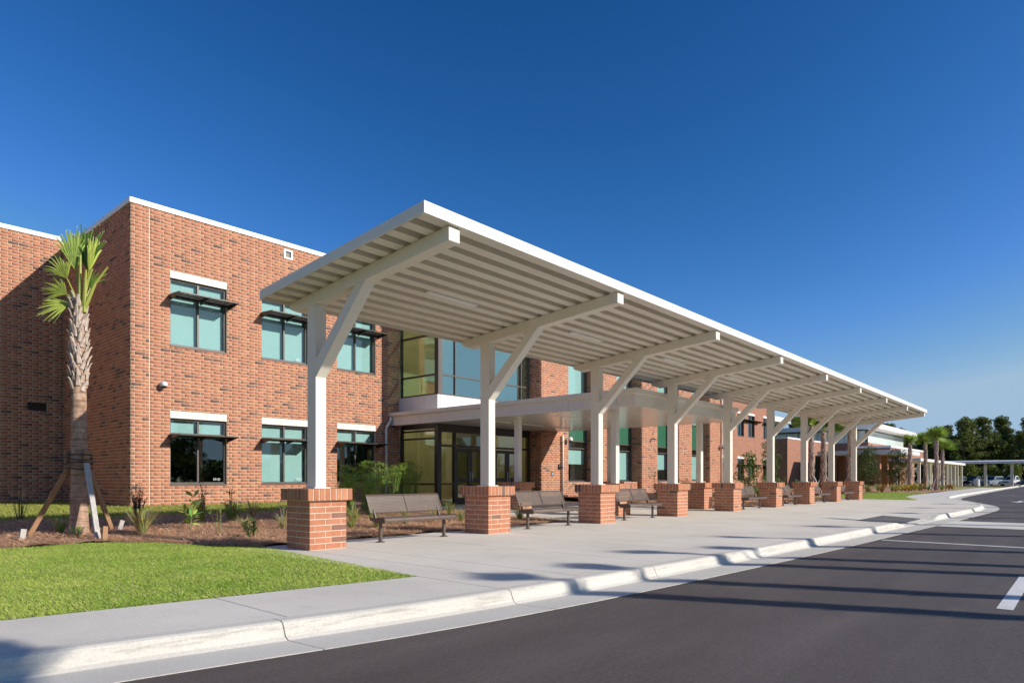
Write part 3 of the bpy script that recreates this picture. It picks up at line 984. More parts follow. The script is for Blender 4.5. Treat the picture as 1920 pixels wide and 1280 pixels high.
# punched windows with sunshades
lob = [[(8.66, 10.34, 2.50, 3.08)], [(11.74, 13.42, 1.05, 3.08)], [(14.84, 16.52, 2.42, 3.08)]]
nums = ['101D', '101C', '101B']
for k, (a, b) in enumerate(WINS):
    c = (a + b) / 2
    window(bld, YB, a, b, LO[0], LO[1], (c,), (2.62,), 'glass', lob[k], nums[k], lintel=LI, panes={0: 'glass_dark', 2: 'glass_dark'} if k != 1 else None)
    sunshade(bld, YB, a, b + .04, 2.54)
    window(bld, YB, a, b, UP[0], UP[1], (c,), (7.07,), 'glass', [(a + .07, b - .07, UP[0] + .05, UP[1] - .03)], '201' if k == 1 else None, lintel=LI)
    sunshade(bld, YB, a, b + .04, 6.98)
# small square wall vent
m = MB()
for q in ((12.50, 12.86, 9.16, 9.22), (12.50, 12.86, 9.44, 9.50), (12.50, 12.57, 9.22, 9.44), (12.79, 12.86, 9.22, 9.44)): m.box(q[0], q[1], YB - .03, YB + .06, q[2], q[3])
v = m.build('wall_vent', M['white'], bld)
MB().box(12.57, 12.79, YB + .03, YB + .05, 9.22, 9.44).build('grille', M['plastic_black'], v)

def dome_camera(x, y, z, label, s=1.0, side=False):
    t = thing('security_camera', label, 'camera', (x, y, z))
    a = MB().box(-.045 * s, .045 * s, -.02, 0, -.06 * s, .10 * s); a.bar((0, -.01, .07 * s), (.02 * s, -.16 * s, .05 * s), .05 * s, .05 * s)
    local('bracket', a, M['plastic_white'], t, bevel=.006)
    b = MB().lathe([(.02 * s, .09 * s), (.07 * s, .07 * s), (.095 * s, .02 * s), (.10 * s, -.06 * s), (.085 * s, -.065 * s)], (.03 * s, -.18 * s, 0), 16)
    local('housing', b, M['plastic_white'], t, smooth=True)
    d = MB().lathe([(.078 * s, -.06 * s), (.07 * s, -.095 * s), (.045 * s, -.125 * s), (.01, -.135 * s)], (.03 * s, -.18 * s, 0), 14)
    local('lens_dome', d, M['plastic_black'], t, smooth=True)
    return t
dome_camera(8.31, YB, 4.13, 'white dome security camera on the brick wall left of the paired windows')

# entrance bay: two storeys of glazing in a dark bronze frame
BX0, BX1, BY = 17.86, 23.62, 19.63
bay = bld
m = MB().box(BX0, BX1, BY, BY + .18, 3.2, 3.52); m.box(BX0, BX0 + .18, BY + .181, YB - .01, 3.2, 3.52); m.build('bay_header', M['bronze'], bld)
# lit ceiling strips seen through the lobby glass
lm, lnt, lb = newmat('lobby_strip_light')
lb.inputs['Emission Color'].default_value = (1, .93, .75, 1); lb.inputs['Emission Strength'].default_value = 3.5
for q in ((18.3, 20.2, 20.6), (18.3, 20.2, 22.6), (20.8, 23.2, 20.6), (20.8, 23.2, 22.6)):
    for zc in (4.1, 8.5): MB().box(q[0], q[1], q[2], q[2] + .20, zc, zc + .06).build('ceiling_light', lm, bld)
# white panels under the upper glazing
zA, zB = 3.53, 4.54
def panels_front(x0, x1, n, Y, z0, z1, name, mat):
    s = (x1 - x0) / n
    for i in range(n): MB().box(x0 + i * s + .006, x0 + (i + 1) * s - .006, Y - .06, Y + .1, z0, z1).build(name, mat, bld)
def panels_side(y0, y1, n, X, z0, z1, name, mat):
    s = (y1 - y0) / n
    for i in range(n): MB().box(X - .06, X + .1, y0 + i * s + .006, y0 + (i + 1) * s - .006, z0, z1).build(name, mat, bld)
panels_front(BX0 + .11, BX1, 4, BY, zA, zB, 'white_panel', M['panel'])
panels_side(BY - .06, YB - .01, 3, BX0, zA, zB, 'white_panel', M['panel'])
# upper glazing, front
window(bld, BY - .09, BX0 + .20, BX1, zB + .01, 8.6, (18.85, 20.9, 23.02), (5.37, 7.0), 'glass_sky', None, sill=False, frame='frame', name='bay_window', depth=.12)
# upper glazing, left side (faces -X)
m = MB()
y0, y1 = BY + .03, YB - .02
zt = 8.6
for a, b in ((y0, y0 + .16), (y1 - .07, y1)): m.box(BX0, BX0 + .12, a, b, zB + .01, zt)
for z in (zB + .04, 5.37, 7.0, zt - .03): m.box(BX0 + .002, BX0 + .118, y0 + .16, y1 - .07, z - .03, z + .03)
w = m.build('bay_window', M['bronze'], bld)
for a, b in ((zB + .07, 5.34), (5.40, 6.97), (7.03, zt - .06)): MB().box(BX0 + .05, BX0 + .062, y0 + .15, y1 - .06, a, b).build('pane', M['glass_lobby'], w)
MB().box(BX0 + .001, BX0 + .198, BY - .04, BY + .029, zB + .01, zt).build('corner_post', M['frame'], bld)
# bay roof and floors
MB().box(BX0 - .06, BX1 + .3, BY - .1, 22.5, 8.62, 8.9).build('bay_roof', M['panel'], bld)
MB().box(BX0 + .14, BX1, BY + .2, 26.4, 4.25, 4.45).build('bay_floor', M['room'], bld)
MB().box(BX0 + .14, BX1, BY + .1, 26.4, 0.02, 0.095).build('lobby_floor', M['room_floor'], bld)
MB().box(18.1, 19.6, 23.2, 23.3, 0.1, 4.2).build('lobby_partition', M['room'], bld)
MB().box(18.2, 23.5, 24.4, 24.5, 4.5, 8.6).build('lobby_partition', M['room'], bld)
MB().box(20.4, 23.5, 24.4, 24.5, 0.1, 4.2).build('lobby_partition', M['room'], bld)
# ground floor storefront: left side glazing
m = MB()
for a, b in ((BY + .001, BY + .20), (YB - .10, YB - .01)): m.box(BX0, BX0 + .15, a, b, 0.0, 3.2)
for z in (0.07, 0.95, 2.80, 3.12): m.box(BX0 + .01, BX0 + .13, BY + .20, YB - .10, z - .035, z + .035)
w = m.build('storefront_window', M['bronze'], bld)
for a, b in ((.105, .915), (.985, 2.765), (2.835, 3.085)): MB().box(BX0 + .06, BX0 + .072, BY + .19, YB - .09, a, b).build('pane', M['glass_lobby'], w)
# ground floor storefront: front with two pairs of doors
def leaf(x0, x1, hinge):
    m = MB()
    zb, zt = .11, 2.42
    m.box(x0, x0 + .13, BY + .04, BY + .09, zb, zt); m.box(x1 - .13, x1, BY + .04, BY + .09, zb, zt)
    m.box(x0 + .13, x1 - .13, BY + .04, BY + .09, zb, zb + .26); m.box(x0 + .13, x1 - .13, BY + .04, BY + .09, 1.02, 1.20); m.box(x0 + .13, x1 - .13, BY + .04, BY + .09, zt - .14, zt)
    d = m.build('door', M['bronze'], bld)
    for a, b in ((zb + .26, 1.02), (1.20, zt - .14)): MB().box(x0 + .12, x1 - .12, BY + .06, BY + .07, a, b).build('pane', M['glass_lobby'], d)
    hx = x1 - .06 if hinge == 'l' else x0 + .06
    h = MB().tube([(hx, BY + .04, .95), (hx, BY - .03, .97), (hx, BY - .03, 1.42), (hx, BY + .04, 1.44)], .014, 8)
    h.build('handle', M['metal'], d, smooth=True)
    return d
DT = 2.47
frame = MB()
for u in (BX0 + .16, 18.83, 20.64, 21.22, 22.98, BX1 - .05): frame.box(u - .05, u + .05, BY, BY + .13, 0, 3.2)
for a, b in ((BX0 + .21, 18.78), (18.88, 20.59), (20.69, 21.17), (21.27, 22.93), (23.03, BX1 - .10)):
    frame.box(a, b, BY + .003, BY + .127, DT, DT + .08); frame.box(a, b, BY + .003, BY + .127, 3.06, 3.2)
    if b - a < 1: frame.box(a, b, BY + .003, BY + .127, 0.03, 0.12); frame.box(a, b, BY + .003, BY + .127, .92, .99)
sf = frame.build('storefront_frame', M['bronze'], bld)
for a, b in ((BX0 + .21, 18.78), (18.88, 20.59), (20.69, 21.17), (21.27, 22.93), (23.03, BX1 - .10)):
    MB().box(a - .01, b + .01, BY + .06, BY + .072, DT + .07, 3.07).build('pane', M['glass_lobby'], sf)
    if b - a < 1:
        MB().box(a - .01, b + .01, BY + .06, BY + .072, .98, DT + .01).build('pane', M['glass_lobby'], sf)
        MB().box(a - .01, b + .01, BY + .06, BY + .072, .11, .93).build('pane', M['glass_lobby'], sf)
for a, b in ((18.88, 20.59), (21.27, 22.93)):
    c = (a + b) / 2
    d1 = leaf(a + .01, c - .006, 'l'); d2 = leaf(c + .006, b - .01, 'r')
    if a > 20:                                                       # rows of small lettering on the glass
        for d, u in ((d1, a + .01), (d2, c + .006)):
            q = MB()
            for r_, ws in enumerate(((.05, .07), (.09, .06, .08), (.06, .10, .07), (.08, .05, .09), (.07, .08, .06))):
                tot = sum(ws) + .02 * (len(ws) - 1); xx = u + .41 - tot / 2
                for w_ in ws:
                    q.box(xx, xx + w_, BY + .055, BY + .058, 1.72 - r_ * .055, 1.745 - r_ * .055); xx += w_ + .02
            q.build('door_lettering', M['plastic_white'], d)

# middle block: brick piers between tall recessed windows
MYF, MYR = 18.95, 19.63
PIERS = [23.87 + 4.4 * i for i in range(5)]
PW = 1.75
for i, x in enumerate(PIERS):
    if i == 0: x = BX1 + .02
    x1 = PIERS[i] + PW + (0.1 if i == 0 else 0)
    p = MB().box(x + .001, x1 - .001, MYF, 22.2, -0.1, TOP).build('brick_pier', M['mortar'], bld)
    kind(link('bricks', brick_mesh('pier_bricks', brick_rects(x, x1, 0.05, TOP, BL, COURSE, [], i), ('y', MYF), rb, dark=.06), M['brick'], p), 'stuff')
    kind(link('bricks', brick_mesh('pier_bricks', brick_rects(MYF, MYR + .3, 0.05, TOP, BL, COURSE, [], i + 1), ('x', x), rb, dark=.10), M['brick'], p), 'stuff')
    if i == 4:
        kind(link('bricks', brick_mesh('pier_bricks', brick_rects(MYF, 26.2, 0.05, TOP, BL, COURSE, [], i + 1), ('X', x1), rb, dark=.10), M['brick'], p), 'stuff')
    if i < 4:
        a, b = x1 + .002, PIERS[i + 1] - .002
        q = MB().box(a, b, MYF + .25, MYR + .3, -0.1, 0.98); sp = q.build('spandrel_wall', M['mortar'], bld)
        kind(link('bricks', brick_mesh('spandrel_bricks', brick_rects(a, b, 0.05, .98, BL, COURSE, [], i), ('y', MYF + .25), rb), M['brick'], sp), 'stuff')
        u = a + .62
        bl = [(a + .1, b - .1, (1.9, 1.1, 1.7, 1.1)[i], 2.62)]
        # vision glass below, two bars, green spandrel glass, vision glass above
        window(bld, MYR - .09, a, b, 1.02, 8.3, (u,), (2.70, 3.06, 4.60), 'glass', bl + [(a + .1, b - .1, 4.7, 8.2)],
               panes={0: 'glass_dark', 2: 'spandrel', 6: 'spandrel'})
        MB().box(a, b, MYR, 22.2, 8.32, TOP).build('window_head', M['panel'], bld)
        MB().box(a, b, MYR + .6, 22.0, 4.1, 4.3).build('floor_edge', M['room'], bld)
MB().box(BX1 + .02, PIERS[4] + PW + .04, MYF - .04, 22.4, TOP + .002, TOP + .155).build('coping', M['white'], bld)
MB().box(PIERS[4] + PW - .25, PIERS[4] + PW - .005, 22.2, 26.2, -0.1, TOP).build('return_wall', M['mortar'], bld)

# far wing of the building, set back, with paired windows
FY, FX0, FX1 = 26.2, PIERS[4] + PW, 73.0
fwins = [(63.6, 65.2), (66.3, 68.0), (70.4, 72.0), (58.6, 60.2), (55.9, 57.5), (50.6, 52.2), (47.9, 49.5)]
holes = []
for a, b in fwins: holes += [(a, b, .95, 3.36), (a, b, 5.36, 7.82)]
m = MB(); wall_with_holes(m, ('y', FY), FX0 + .01, FX1, -0.1, TOP, holes)
m.build('wing_wall', M['brick_far'], bld)
MB().box(FX1 - .25, FX1, FY + .26, FY + 8, -0.1, TOP).build('wing_wall', M['brick_far'], bld)
for a, b in fwins:
    c = (a + b) / 2
    for z0, z1 in ((1.0, 3.12), (5.40, 7.58)):
        window(bld, FY, a, b, z0, z1, (c,), (z1 - .5,), 'glass_dark', [(a + .1, a + .5, z0 + .1, z1 - .1)] if rb.random() < .6 else None, lintel=.235)
        sunshade(bld, FY, a - .1, b + .9, z1 - .58, .6)
MB().box(FX0, FX1 + .03, FY - .04, FY + .3, TOP + .002, TOP + .155).build('coping', M['white'], bld)
MB().box(FX0 + .3, FX1 - .3, FY + 3, FY + 3.1, -0.1, 9).build('room_back_wall', M['room'], bld)
# glazed stair tower at its end
MB().box(FX1 + .01, FX1 + 3.4, FY + 1.2, FY + 6, -0.1, 7.4).build('stair_tower', M['spandrel'], bld)
for z in (1.2, 2.6, 4.0, 5.4, 6.8): MB().box(FX1 + .01, FX1 + 3.5, FY + 1.14, FY + 1.2, z, z + .06).build('tower_mullion', M['bronze'], bld)
for u in (1.1, 2.2, 3.35): MB().box(FX1 + u, FX1 + u + .06, FY + 1.13, FY + 1.2, 0, 7.38).build('tower_mullion', M['bronze'], bld)
MB().box(FX1 + .02, FX1 + 5.2, FY - .3, FY + 6, 7.42, 7.95).build('tower_roof', M['white'], bld)

# things fixed to the walls
def downspout(x, y, z0, z1, label, head=True):
    t = thing('downspout', label, 'downspout', (x, y, z0))
    h = z1 - z0
    m = MB().tube([(0, 0, 0), (0, 0, h - .3), (0, 0, h)], .052, 8)
    local('pipe', m, M['cream'], t, smooth=True)
    for z in (.5, h * .5, h - .35): local('strap', MB().box(-.07, .07, -.06, .06, z, z + .03), M['metal'], t)
    if head: local('hopper', MB().hexa([(-.06, -.06, h - .02), (.06, -.06, h - .02), (.06, .06, h - .02), (-.06, .06, h - .02), (-.12, -.1, h + .16), (.12, -.1, h + .16), (.12, .08, h + .16), (-.12, .08, h + .16)]), M['cream'], t)
    return t
downspout(25.15, MYF - .09, 0.15, 3.22, 'pale round downspout on the brick pier right of the entrance doors', False)
downspout(43.15, MYF - .09, 0.15, 8.6, 'tall pale downspout at the last brick pier of the tall windows')
dome_camera(25.55, MYF, 3.05, 'white dome camera under the entrance soffit beside the pale downspout', 1.2)
dome_camera(42.95, MYF, 3.35, 'white dome camera beside the tall downspout at the last brick pier', 1.4)
t = thing('intercom', 'black intercom box on brick pier beside the entrance', 'intercom', (24.95, MYF, 1.72))
local('housing', MB().box(-.07, .07, -.05, 0, -.13, .13), M['plastic_black'], t, bevel=.01)
local('lens', MB().lathe([(.001, -.062), (.03, -.06), (.035, -.05)], (0, 0, .05), 12, 'y'), M['metal'], t)
t = thing('wall_sign', 'small blue plate on brick pier beside the entrance', 'sign', (24.45, MYF, 1.40))
local('plate', MB().box(-.075, .075, -.018, 0, -.1, .1), M['sign_blue'], t)
local('symbol', MB().box(-.02, .03, -.021, -.019, -.05, .04), M['plastic_white'], t)
t = thing('wall_lamp', 'dark wall lamp high on brick pier between tall windows', 'lamp', (PIERS[2] + 1.0, MYF, 3.42))
local('arm', MB().bar((0, 0, 0), (0, -.2, .03), .035, .035), M['bronze'], t)
local('head', MB().hexa([(-.06, -.3, -.06), (.06, -.3, -.06), (.06, -.16, -.01), (-.06, -.16, -.01), (-.05, -.27, 0), (.05, -.27, 0), (.05, -.17, .05), (-.05, -.17, .05)]), M['bronze'], t)

# ------------------------------------------------------------------ brick pier for canopies
CW = 0.711
def ring_bricks():
    """(cx, cy, cz, sx, sy, sz) for every brick of one 28-inch pier"""
    out = []
    L, c, t = 0.3048, 0.1016, 0.0953
    for row in range(8):
        z = row * c + c / 2
        h = CW / 2
        for k in range(4):
            us = [(-h, -h + L), (-h + L, -h + 2 * L)] if row % 2 == 0 else [(-h + .1016, -h + .1016 + L), (-h + .1016 + L, h)]
            if row % 2 == 1: us = [(-h + .1016 + 0, -h + .1016 + L), (-h + .1016 + L, h)]
            for a, b in us:
                u = (a + b) / 2; l = b - a - .010
                w = -h + t / 2
                rot = k * math.pi / 2
                x = u * math.cos(rot) - w * math.sin(rot); y = u * math.sin(rot) + w * math.cos(rot)
                out.append((x, y, z, k, 'L'))
    return out
cap_n = 8
CAPW = CW + 0.15
PH = 8 * 0.1016
def box_variant(name, sx, sy, sz, col, bev):
    m = MB(); m.col = col
    b = bev
    X, Y, Z = sx / 2, sy / 2, sz / 2
    # chamfered box: 24 vertices
    vs = []; 
    for dx in (-1, 1):
        for dy in (-1, 1):
            for dz in (-1, 1):
                vs += [(dx * X, dy * (Y - b), dz * (Z - b)), (dx * (X - b), dy * Y, dz * (Z - b)), (dx * (X - b), dy * (Y - b), dz * Z)]
    def I(dx, dy, dz, w): return ((dx > 0) * 4 + (dy > 0) * 2 + (dz > 0)) * 3 + w
    fs = []
    for d in (-1, 1):
        fs.append((I(d, -1, -1, 0), I(d, 1, -1, 0), I(d, 1, 1, 0), I(d, -1, 1, 0))[::d])
        fs.append((I(-1, d, -1, 1), I(1, d, -1, 1), I(1, d, 1, 1), I(-1, d, 1, 1))[::-d])
        fs.append((I(-1, -1, d, 2), I(1, -1, d, 2), I(1, 1, d, 2), I(-1, 1, d, 2))[::d])
    for a in (-1, 1):
        for c in (-1, 1):
            fs.append((I(a, c, -1, 0), I(a, c, -1, 1), I(a, c, 1, 1), I(a, c, 1, 0)))
            fs.append((I(a, -1, c, 0), I(a, -1, c, 2), I(a, 1, c, 2), I(a, 1, c, 0)))
            fs.append((I(-1, a, c, 1), I(-1, a, c, 2), I(1, a, c, 2), I(1, a, c, 1)))
            for e in (-1, 1): fs.append((I(a, c, e, 0), I(a, c, e, 1), I(a, c, e, 2)))
    m._add(vs, fs)
    me = m.mesh(name)
    me.materials.append(M['brick'])
    return me
rp = random.Random(21)
PB = [box_variant('pier_brick', 0.297, 0.0953, 0.0886, brick_colour(rp, 0.0 if k < 11 else 1.0), 0.004) for k in range(13)]
PCB = [box_variant('cap_brick', 0.0985, 0.0985, 0.196, brick_colour(rp, 0.0 if k < 10 else 1.0), 0.008) for k in range(12)]
def brick_pier(parent, cx, cyy, z0=0.0):
    core = MB().box(cx - CW / 2 + .0045, cx + CW / 2 - .0045, cyy - CW / 2 + .0045, cyy + CW / 2 - .0045, z0 - .05, z0 + PH + .02)
    core.box(cx - CAPW / 2 + .008, cx + CAPW / 2 - .008, cyy - CAPW / 2 + .008, cyy + CAPW / 2 - .008, z0 + PH + .006, z0 + PH + .198)
    p = core.build('pier', M['mortar'], parent)
    inv = wmat(p).inverted()
    def put(me, x, y, z, rot, name='brick'):
        o = bpy.data.objects.new(name, me)
        COL.objects.link(o); o.parent = p; o.matrix_parent_inverse = inv
        o.location = (cx + x, cyy + y, z0 + z); o.rotation_euler = (0, 0, rot)
    h = CW / 2
    for row in range(8):
        z = (row + .5) * .1016
        for k in range(4):
            rot = k * math.pi / 2
            for j in range(2):
                u = (-h + .1485 + j * .3085) if row % 2 == 0 else (h - .1485 - j * .3085)
                w = -h + .0953 / 2
                x = u * math.cos(rot) - w * math.sin(rot); y = u * math.sin(rot) + w * math.cos(rot)
                put(PB[rp.randrange(11) if rp.random() > .05 else 11 + rp.randrange(2)], x, y, z, rot)
    H = CAPW / 2; s = (CAPW - .1005) / (cap_n - 1)
    for k in range(4):
        rot = k * math.pi / 2
        for j in range(cap_n - 1):
            u = -H + .1005 / 2 + j * s; w = -H + .1005 / 2
            x = u * math.cos(rot) - w * math.sin(rot); y = u * math.sin(rot) + w * math.cos(rot)
            put(PCB[rp.randrange(10) if rp.random() > .1 else 10 + rp.randrange(2)], x, y, PH + .104, rot)
    return p
PTOP = PH + .206

# ------------------------------------------------------------------ drop-off canopy
can = thing('dropoff_canopy', 'long cream steel canopy on braced columns and brick piers', 'canopy', (6.29, 9.98, 0))
def roof_z(y): return 4.64 - 0.088 * (y - 6.576)
CX = [PX0 + CW / 2 + i * PS for i in range(9)]
CYc = PY0 + CW / 2
BW = 0.205
for i, x in enumerate(CX):
    brick_pier(can, x, CYc)
    zc = roof_z(CYc) - .2
    c = MB().box(x - BW / 2, x + BW / 2, CYc - .13, CYc + .13, PTOP + .012, zc + .005)
    c.build('column', M['cream'], can, bevel=.006)
    MB().box(x - BW / 2 - .05, x + BW / 2 + .05, CYc - .18, CYc + .18, PTOP - .002, PTOP + .014).build('base_plate', M['cream'], can)
    y0, y1 = 6.576, 10.68
    b = MB().prism([(y0, roof_z(y0)), (y0, roof_z(y0) - .205), (y1 - .22, roof_z(y1 - .22) - .205), (y1, roof_z(y1) - .10), (y1, roof_z(y1))], 'x', x - BW / 2 - .002, x + BW / 2 + .002)
    b.build('beam', M['cream'], can, bevel=.006)
    ya, yb = CYc - .129, 8.46
    zb = roof_z(yb) - .2
    w = .21 * 1.414
    br = MB().prism([(ya, 2.90), (yb, 2.90 + (ya - yb) * (zb - 2.90) / (ya - yb)), (yb + w * .93, roof_z(yb + w) - .203), (ya, 2.90 + w * 1.02)], 'x', x - BW / 2 + .001, x + BW / 2 - .001)
    br.build('brace', M['cream'], can, bevel=.005)
RX0, RX1, RY0, RY1 = 5.70, 40.78, 6.525, 10.78
def slope_box(m, x0, x1, y0, y1, lo, hi):
    return m.hexa([(x0, y0, roof_z(y0) + lo), (x1, y0, roof_z(y0) + lo), (x1, y1, roof_z(y1) + lo), (x0, y1, roof_z(y1) + lo),
                   (x0, y0, roof_z(y0) + hi), (x1, y0, roof_z(y0) + hi), (x1, y1, roof_z(y1) + hi), (x0, y1, roof_z(y1) + hi)])
NP = 13
pit = (RY1 - RY0 - .02) / NP
for i in range(NP):
    a = RY0 + .01 + i * pit
    fl = pit * .53                                             # lower flange, then the open flute
    pts = [(a + .0, .004), (a + .02, .004), (a + fl, .004), (a + fl + .006, .150), (a + pit - .006 - .002, .150), (a + pit - .002, .004)]
    top = [(p[0], p[1] + .004) for p in pts][::-1]
    prof = [(y, roof_z(y) + d) for y, d in pts + top]
    pl = MB().prism(prof, 'x', RX0 + .02, RX1 - .02)
    pl.build('deck_plank', M['deck'], can)
slope_box(MB(), RX0 + .03, RX1 - .03, RY0 + .06, RY1 - .02, .1545, .1565).build('roof_sheet', M['white'], can)
slope_box(MB(), RX0 - .012, RX1 + .012, RY0 - .012, RY0 + .006, .0, .158).build('fascia', M['white'], can)
slope_box(MB(), RX0 - .012, RX1 + .012, RY1 - .006, RY1 + .012, .0, .158).build('fascia', M['cream'], can)
slope_box(MB(), RX0 - .014, RX0 + .006, RY0 + .0065, RY1 - .0065, .0, .157).build('fascia', M['cream'], can)
slope_box(MB(), RX1 - .006, RX1 + .014, RY0 + .0065, RY1 - .0065, .0, .157).build('fascia', M['cream'], can)
fy = RY0 + .01 + 6 * pit + pit * .78
for i in range(8):
    x = CX[i] + PS / 2 - .1
    l = MB(); slope_box(l, x - .62, x + .62, fy - .055, fy + .055, -.006, .10)
    f = l.build('light_fixture', M['plastic_white'], can, bevel=.006)
    q = MB(); slope_box(q, x - .58, x + .58, fy - .042, fy + .042, -.011, -.007); q.build('diffuser', M['blind'], f)

# ------------------------------------------------------------------ entrance canopy
ent = thing('entrance_canopy', 'flat cream entrance canopy with gutter and ribbed soffit before the doors', 'canopy', (20, 14, 0))
EX0, EX1, EY0, EY1 = 17.35, 24.86, 10.32, 21.985
EZ0, EZ1 = 3.37, 3.78
for (x, y) in ((17.7 + CW / 2, 11.1 + CW / 2), (17.7 + CW / 2, 15.2 + CW / 2), (23.78 + CW / 2, 11.1 + CW / 2), (23.78 + CW / 2, 15.2 + CW / 2)):
    zg = .10 * float(smooth01((y - 10.8) / 8.4))
    brick_pier(ent, x, y, zg * .6)
    MB().box(x - .1, x + .1, y - .1, y + .1, PTOP + zg * .6, EZ0 + .02).build('column', M['cream'], ent, bevel=.006)
def fascia_run(axis, a, b, fixed, out):
    n = round(abs(b - a) / 0.62); s = (b - a) / n
    for i in range(n):
        u0, u1 = a + i * s + .004, a + (i + 1) * s - .004
        if axis == 'y': MB().box(min(fixed, fixed + out), max(fixed, fixed + out), u0, u1, EZ0, EZ1).build('fascia_panel', M['cream'], ent)
        else: MB().box(u0, u1, min(fixed, fixed + out), max(fixed, fixed + out), EZ0, EZ1).build('fascia_panel', M['cream'], ent)
fascia_run('y', EY0 + .021, EY1, EX0, .02)
fascia_run('x', EX0, EX1, EY0, .02)
fascia_run('y', EY0 + .021, MYF - .01, EX1, -.02)
# gutter: sloped-face box section along the eaves
gp = [(0, 0), (-.11, .03), (-.13, .16), (-.115, .16), (-.10, .045), (0, .015)]
MB().prism([(EX0 + u, EZ1 - .05 + v) for u, v in gp], 'y', EY0 - .125, EY1).build('gutter', M['cream'], ent)
MB().prism([(EY0 + u, EZ1 - .05 + v) for u, v in gp], 'x', EX0 - .125, EX1 + .02).build('gutter', M['cream'], ent)
for u in np.arange(EX0 + .9, EX1, 1.15): MB().box(u, u + .03, EY0 - .134, EY0 - .0, EZ1 + .112, EZ1 + .118).build('gutter_strap', M['cream'], ent)
m = MB().box(EX0 + .005, EX1 - .005, EY0 + .005, MYF - .012, EZ1 + .01, EZ1 + .06); m.box(EX0 + .005, BX1, MYF - .011, BY - .1, EZ1 + .01, EZ1 + .06); m.box(EX0 + .005, BX0 - .07, BY - .09, EY1, EZ1 + .01, EZ1 + .06)
m.build('roof_sheet', M['cream'], ent)
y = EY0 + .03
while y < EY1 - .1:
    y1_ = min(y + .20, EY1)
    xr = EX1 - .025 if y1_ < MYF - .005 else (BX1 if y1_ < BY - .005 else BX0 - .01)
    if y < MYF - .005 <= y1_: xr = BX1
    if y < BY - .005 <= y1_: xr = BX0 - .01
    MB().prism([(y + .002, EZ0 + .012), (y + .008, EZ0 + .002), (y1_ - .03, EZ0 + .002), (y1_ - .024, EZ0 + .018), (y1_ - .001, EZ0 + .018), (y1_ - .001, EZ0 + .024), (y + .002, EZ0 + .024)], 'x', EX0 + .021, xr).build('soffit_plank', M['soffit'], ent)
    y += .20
for (x, y) in ((18.9, 17.2), (20.9, 17.2), (18.9, 14), (20.9, 14), (22.9, 17.2)):
    MB().box(x - .6, x + .6, y - .08, y + .08, EZ0 - .012, EZ0 + .003).build('soffit_light', M['blind'], ent)
# its downspout, with an offset at the top
t = thing('downspout', 'pale grey downspout beside window 101B below the entrance canopy gutter', 'downspout', (EX0 - .30, YB - .12, .28))
local('pipe', MB().tube([(.22, -.02, 3.34), (.16, 0, 3.22), (.02, 0, 3.02), (0, 0, 2.92), (0, 0, 0)], .058, 8), M['cream'], t, smooth=True)
for z in (.6, 1.9): local('strap', MB().box(-.08, .08, -.065, .12, z, z + .035), M['metal'], t)
local('outlet', MB().tube([(.22, -.02, 3.32), (.22, -.02, 3.44)], .062, 8), M['cream'], t)

# ------------------------------------------------------------------ benches
def lattice(L, prof, cell=0.0305, hole=0.60, x0=None):
    """perforated sheet: a strip of square holes following a profile of (y, z) points"""
    P = [Vector((0, p[0], p[1])) for p in prof]
    seg = [0.0]
    for a, b in zip(P[:-1], P[1:]): seg.append(seg[-1] + (b - a).length)
    n = max(2, round(seg[-1] / cell)); nx = round(L / cell)
    def at(t):
        s = t * seg[-1]
        for i in range(len(P) - 1):
            if s <= seg[i + 1] + 1e-9:
                f = (s - seg[i]) / (seg[i + 1] - seg[i]); return P[i].lerp(P[i + 1], f)
        return P[-1]
    ts = np.linspace(0, 1, n + 1); xs_ = np.linspace(-L / 2, L / 2, nx + 1) + (x0 or 0)
    V = []; F = []
    h = hole / 2
    for j in range(n):
        a, b = at(ts[j]), at(ts[j + 1]); mid = (a + b) / 2
        for i in range(nx):
            u0, u1 = xs_[i], xs_[i + 1]; uc = (u0 + u1) / 2; du = (u1 - u0)
            k = len(V)
            V += [(u0, a.y, a.z), (u1, a.y, a.z), (u1, b.y, b.z), (u0, b.y, b.z)]
            for su, sv in ((-1, -1), (1, -1), (1, 1), (-1, 1)):
                p = mid + (b - a) * (sv * h)
                V.append((uc + su * h * du, p.y, p.z))
            F += [(k + e, k + (e + 1) % 4, k + 4 + (e + 1) % 4, k + 4 + e) for e in range(4)]
    return MB()._add(V, F)
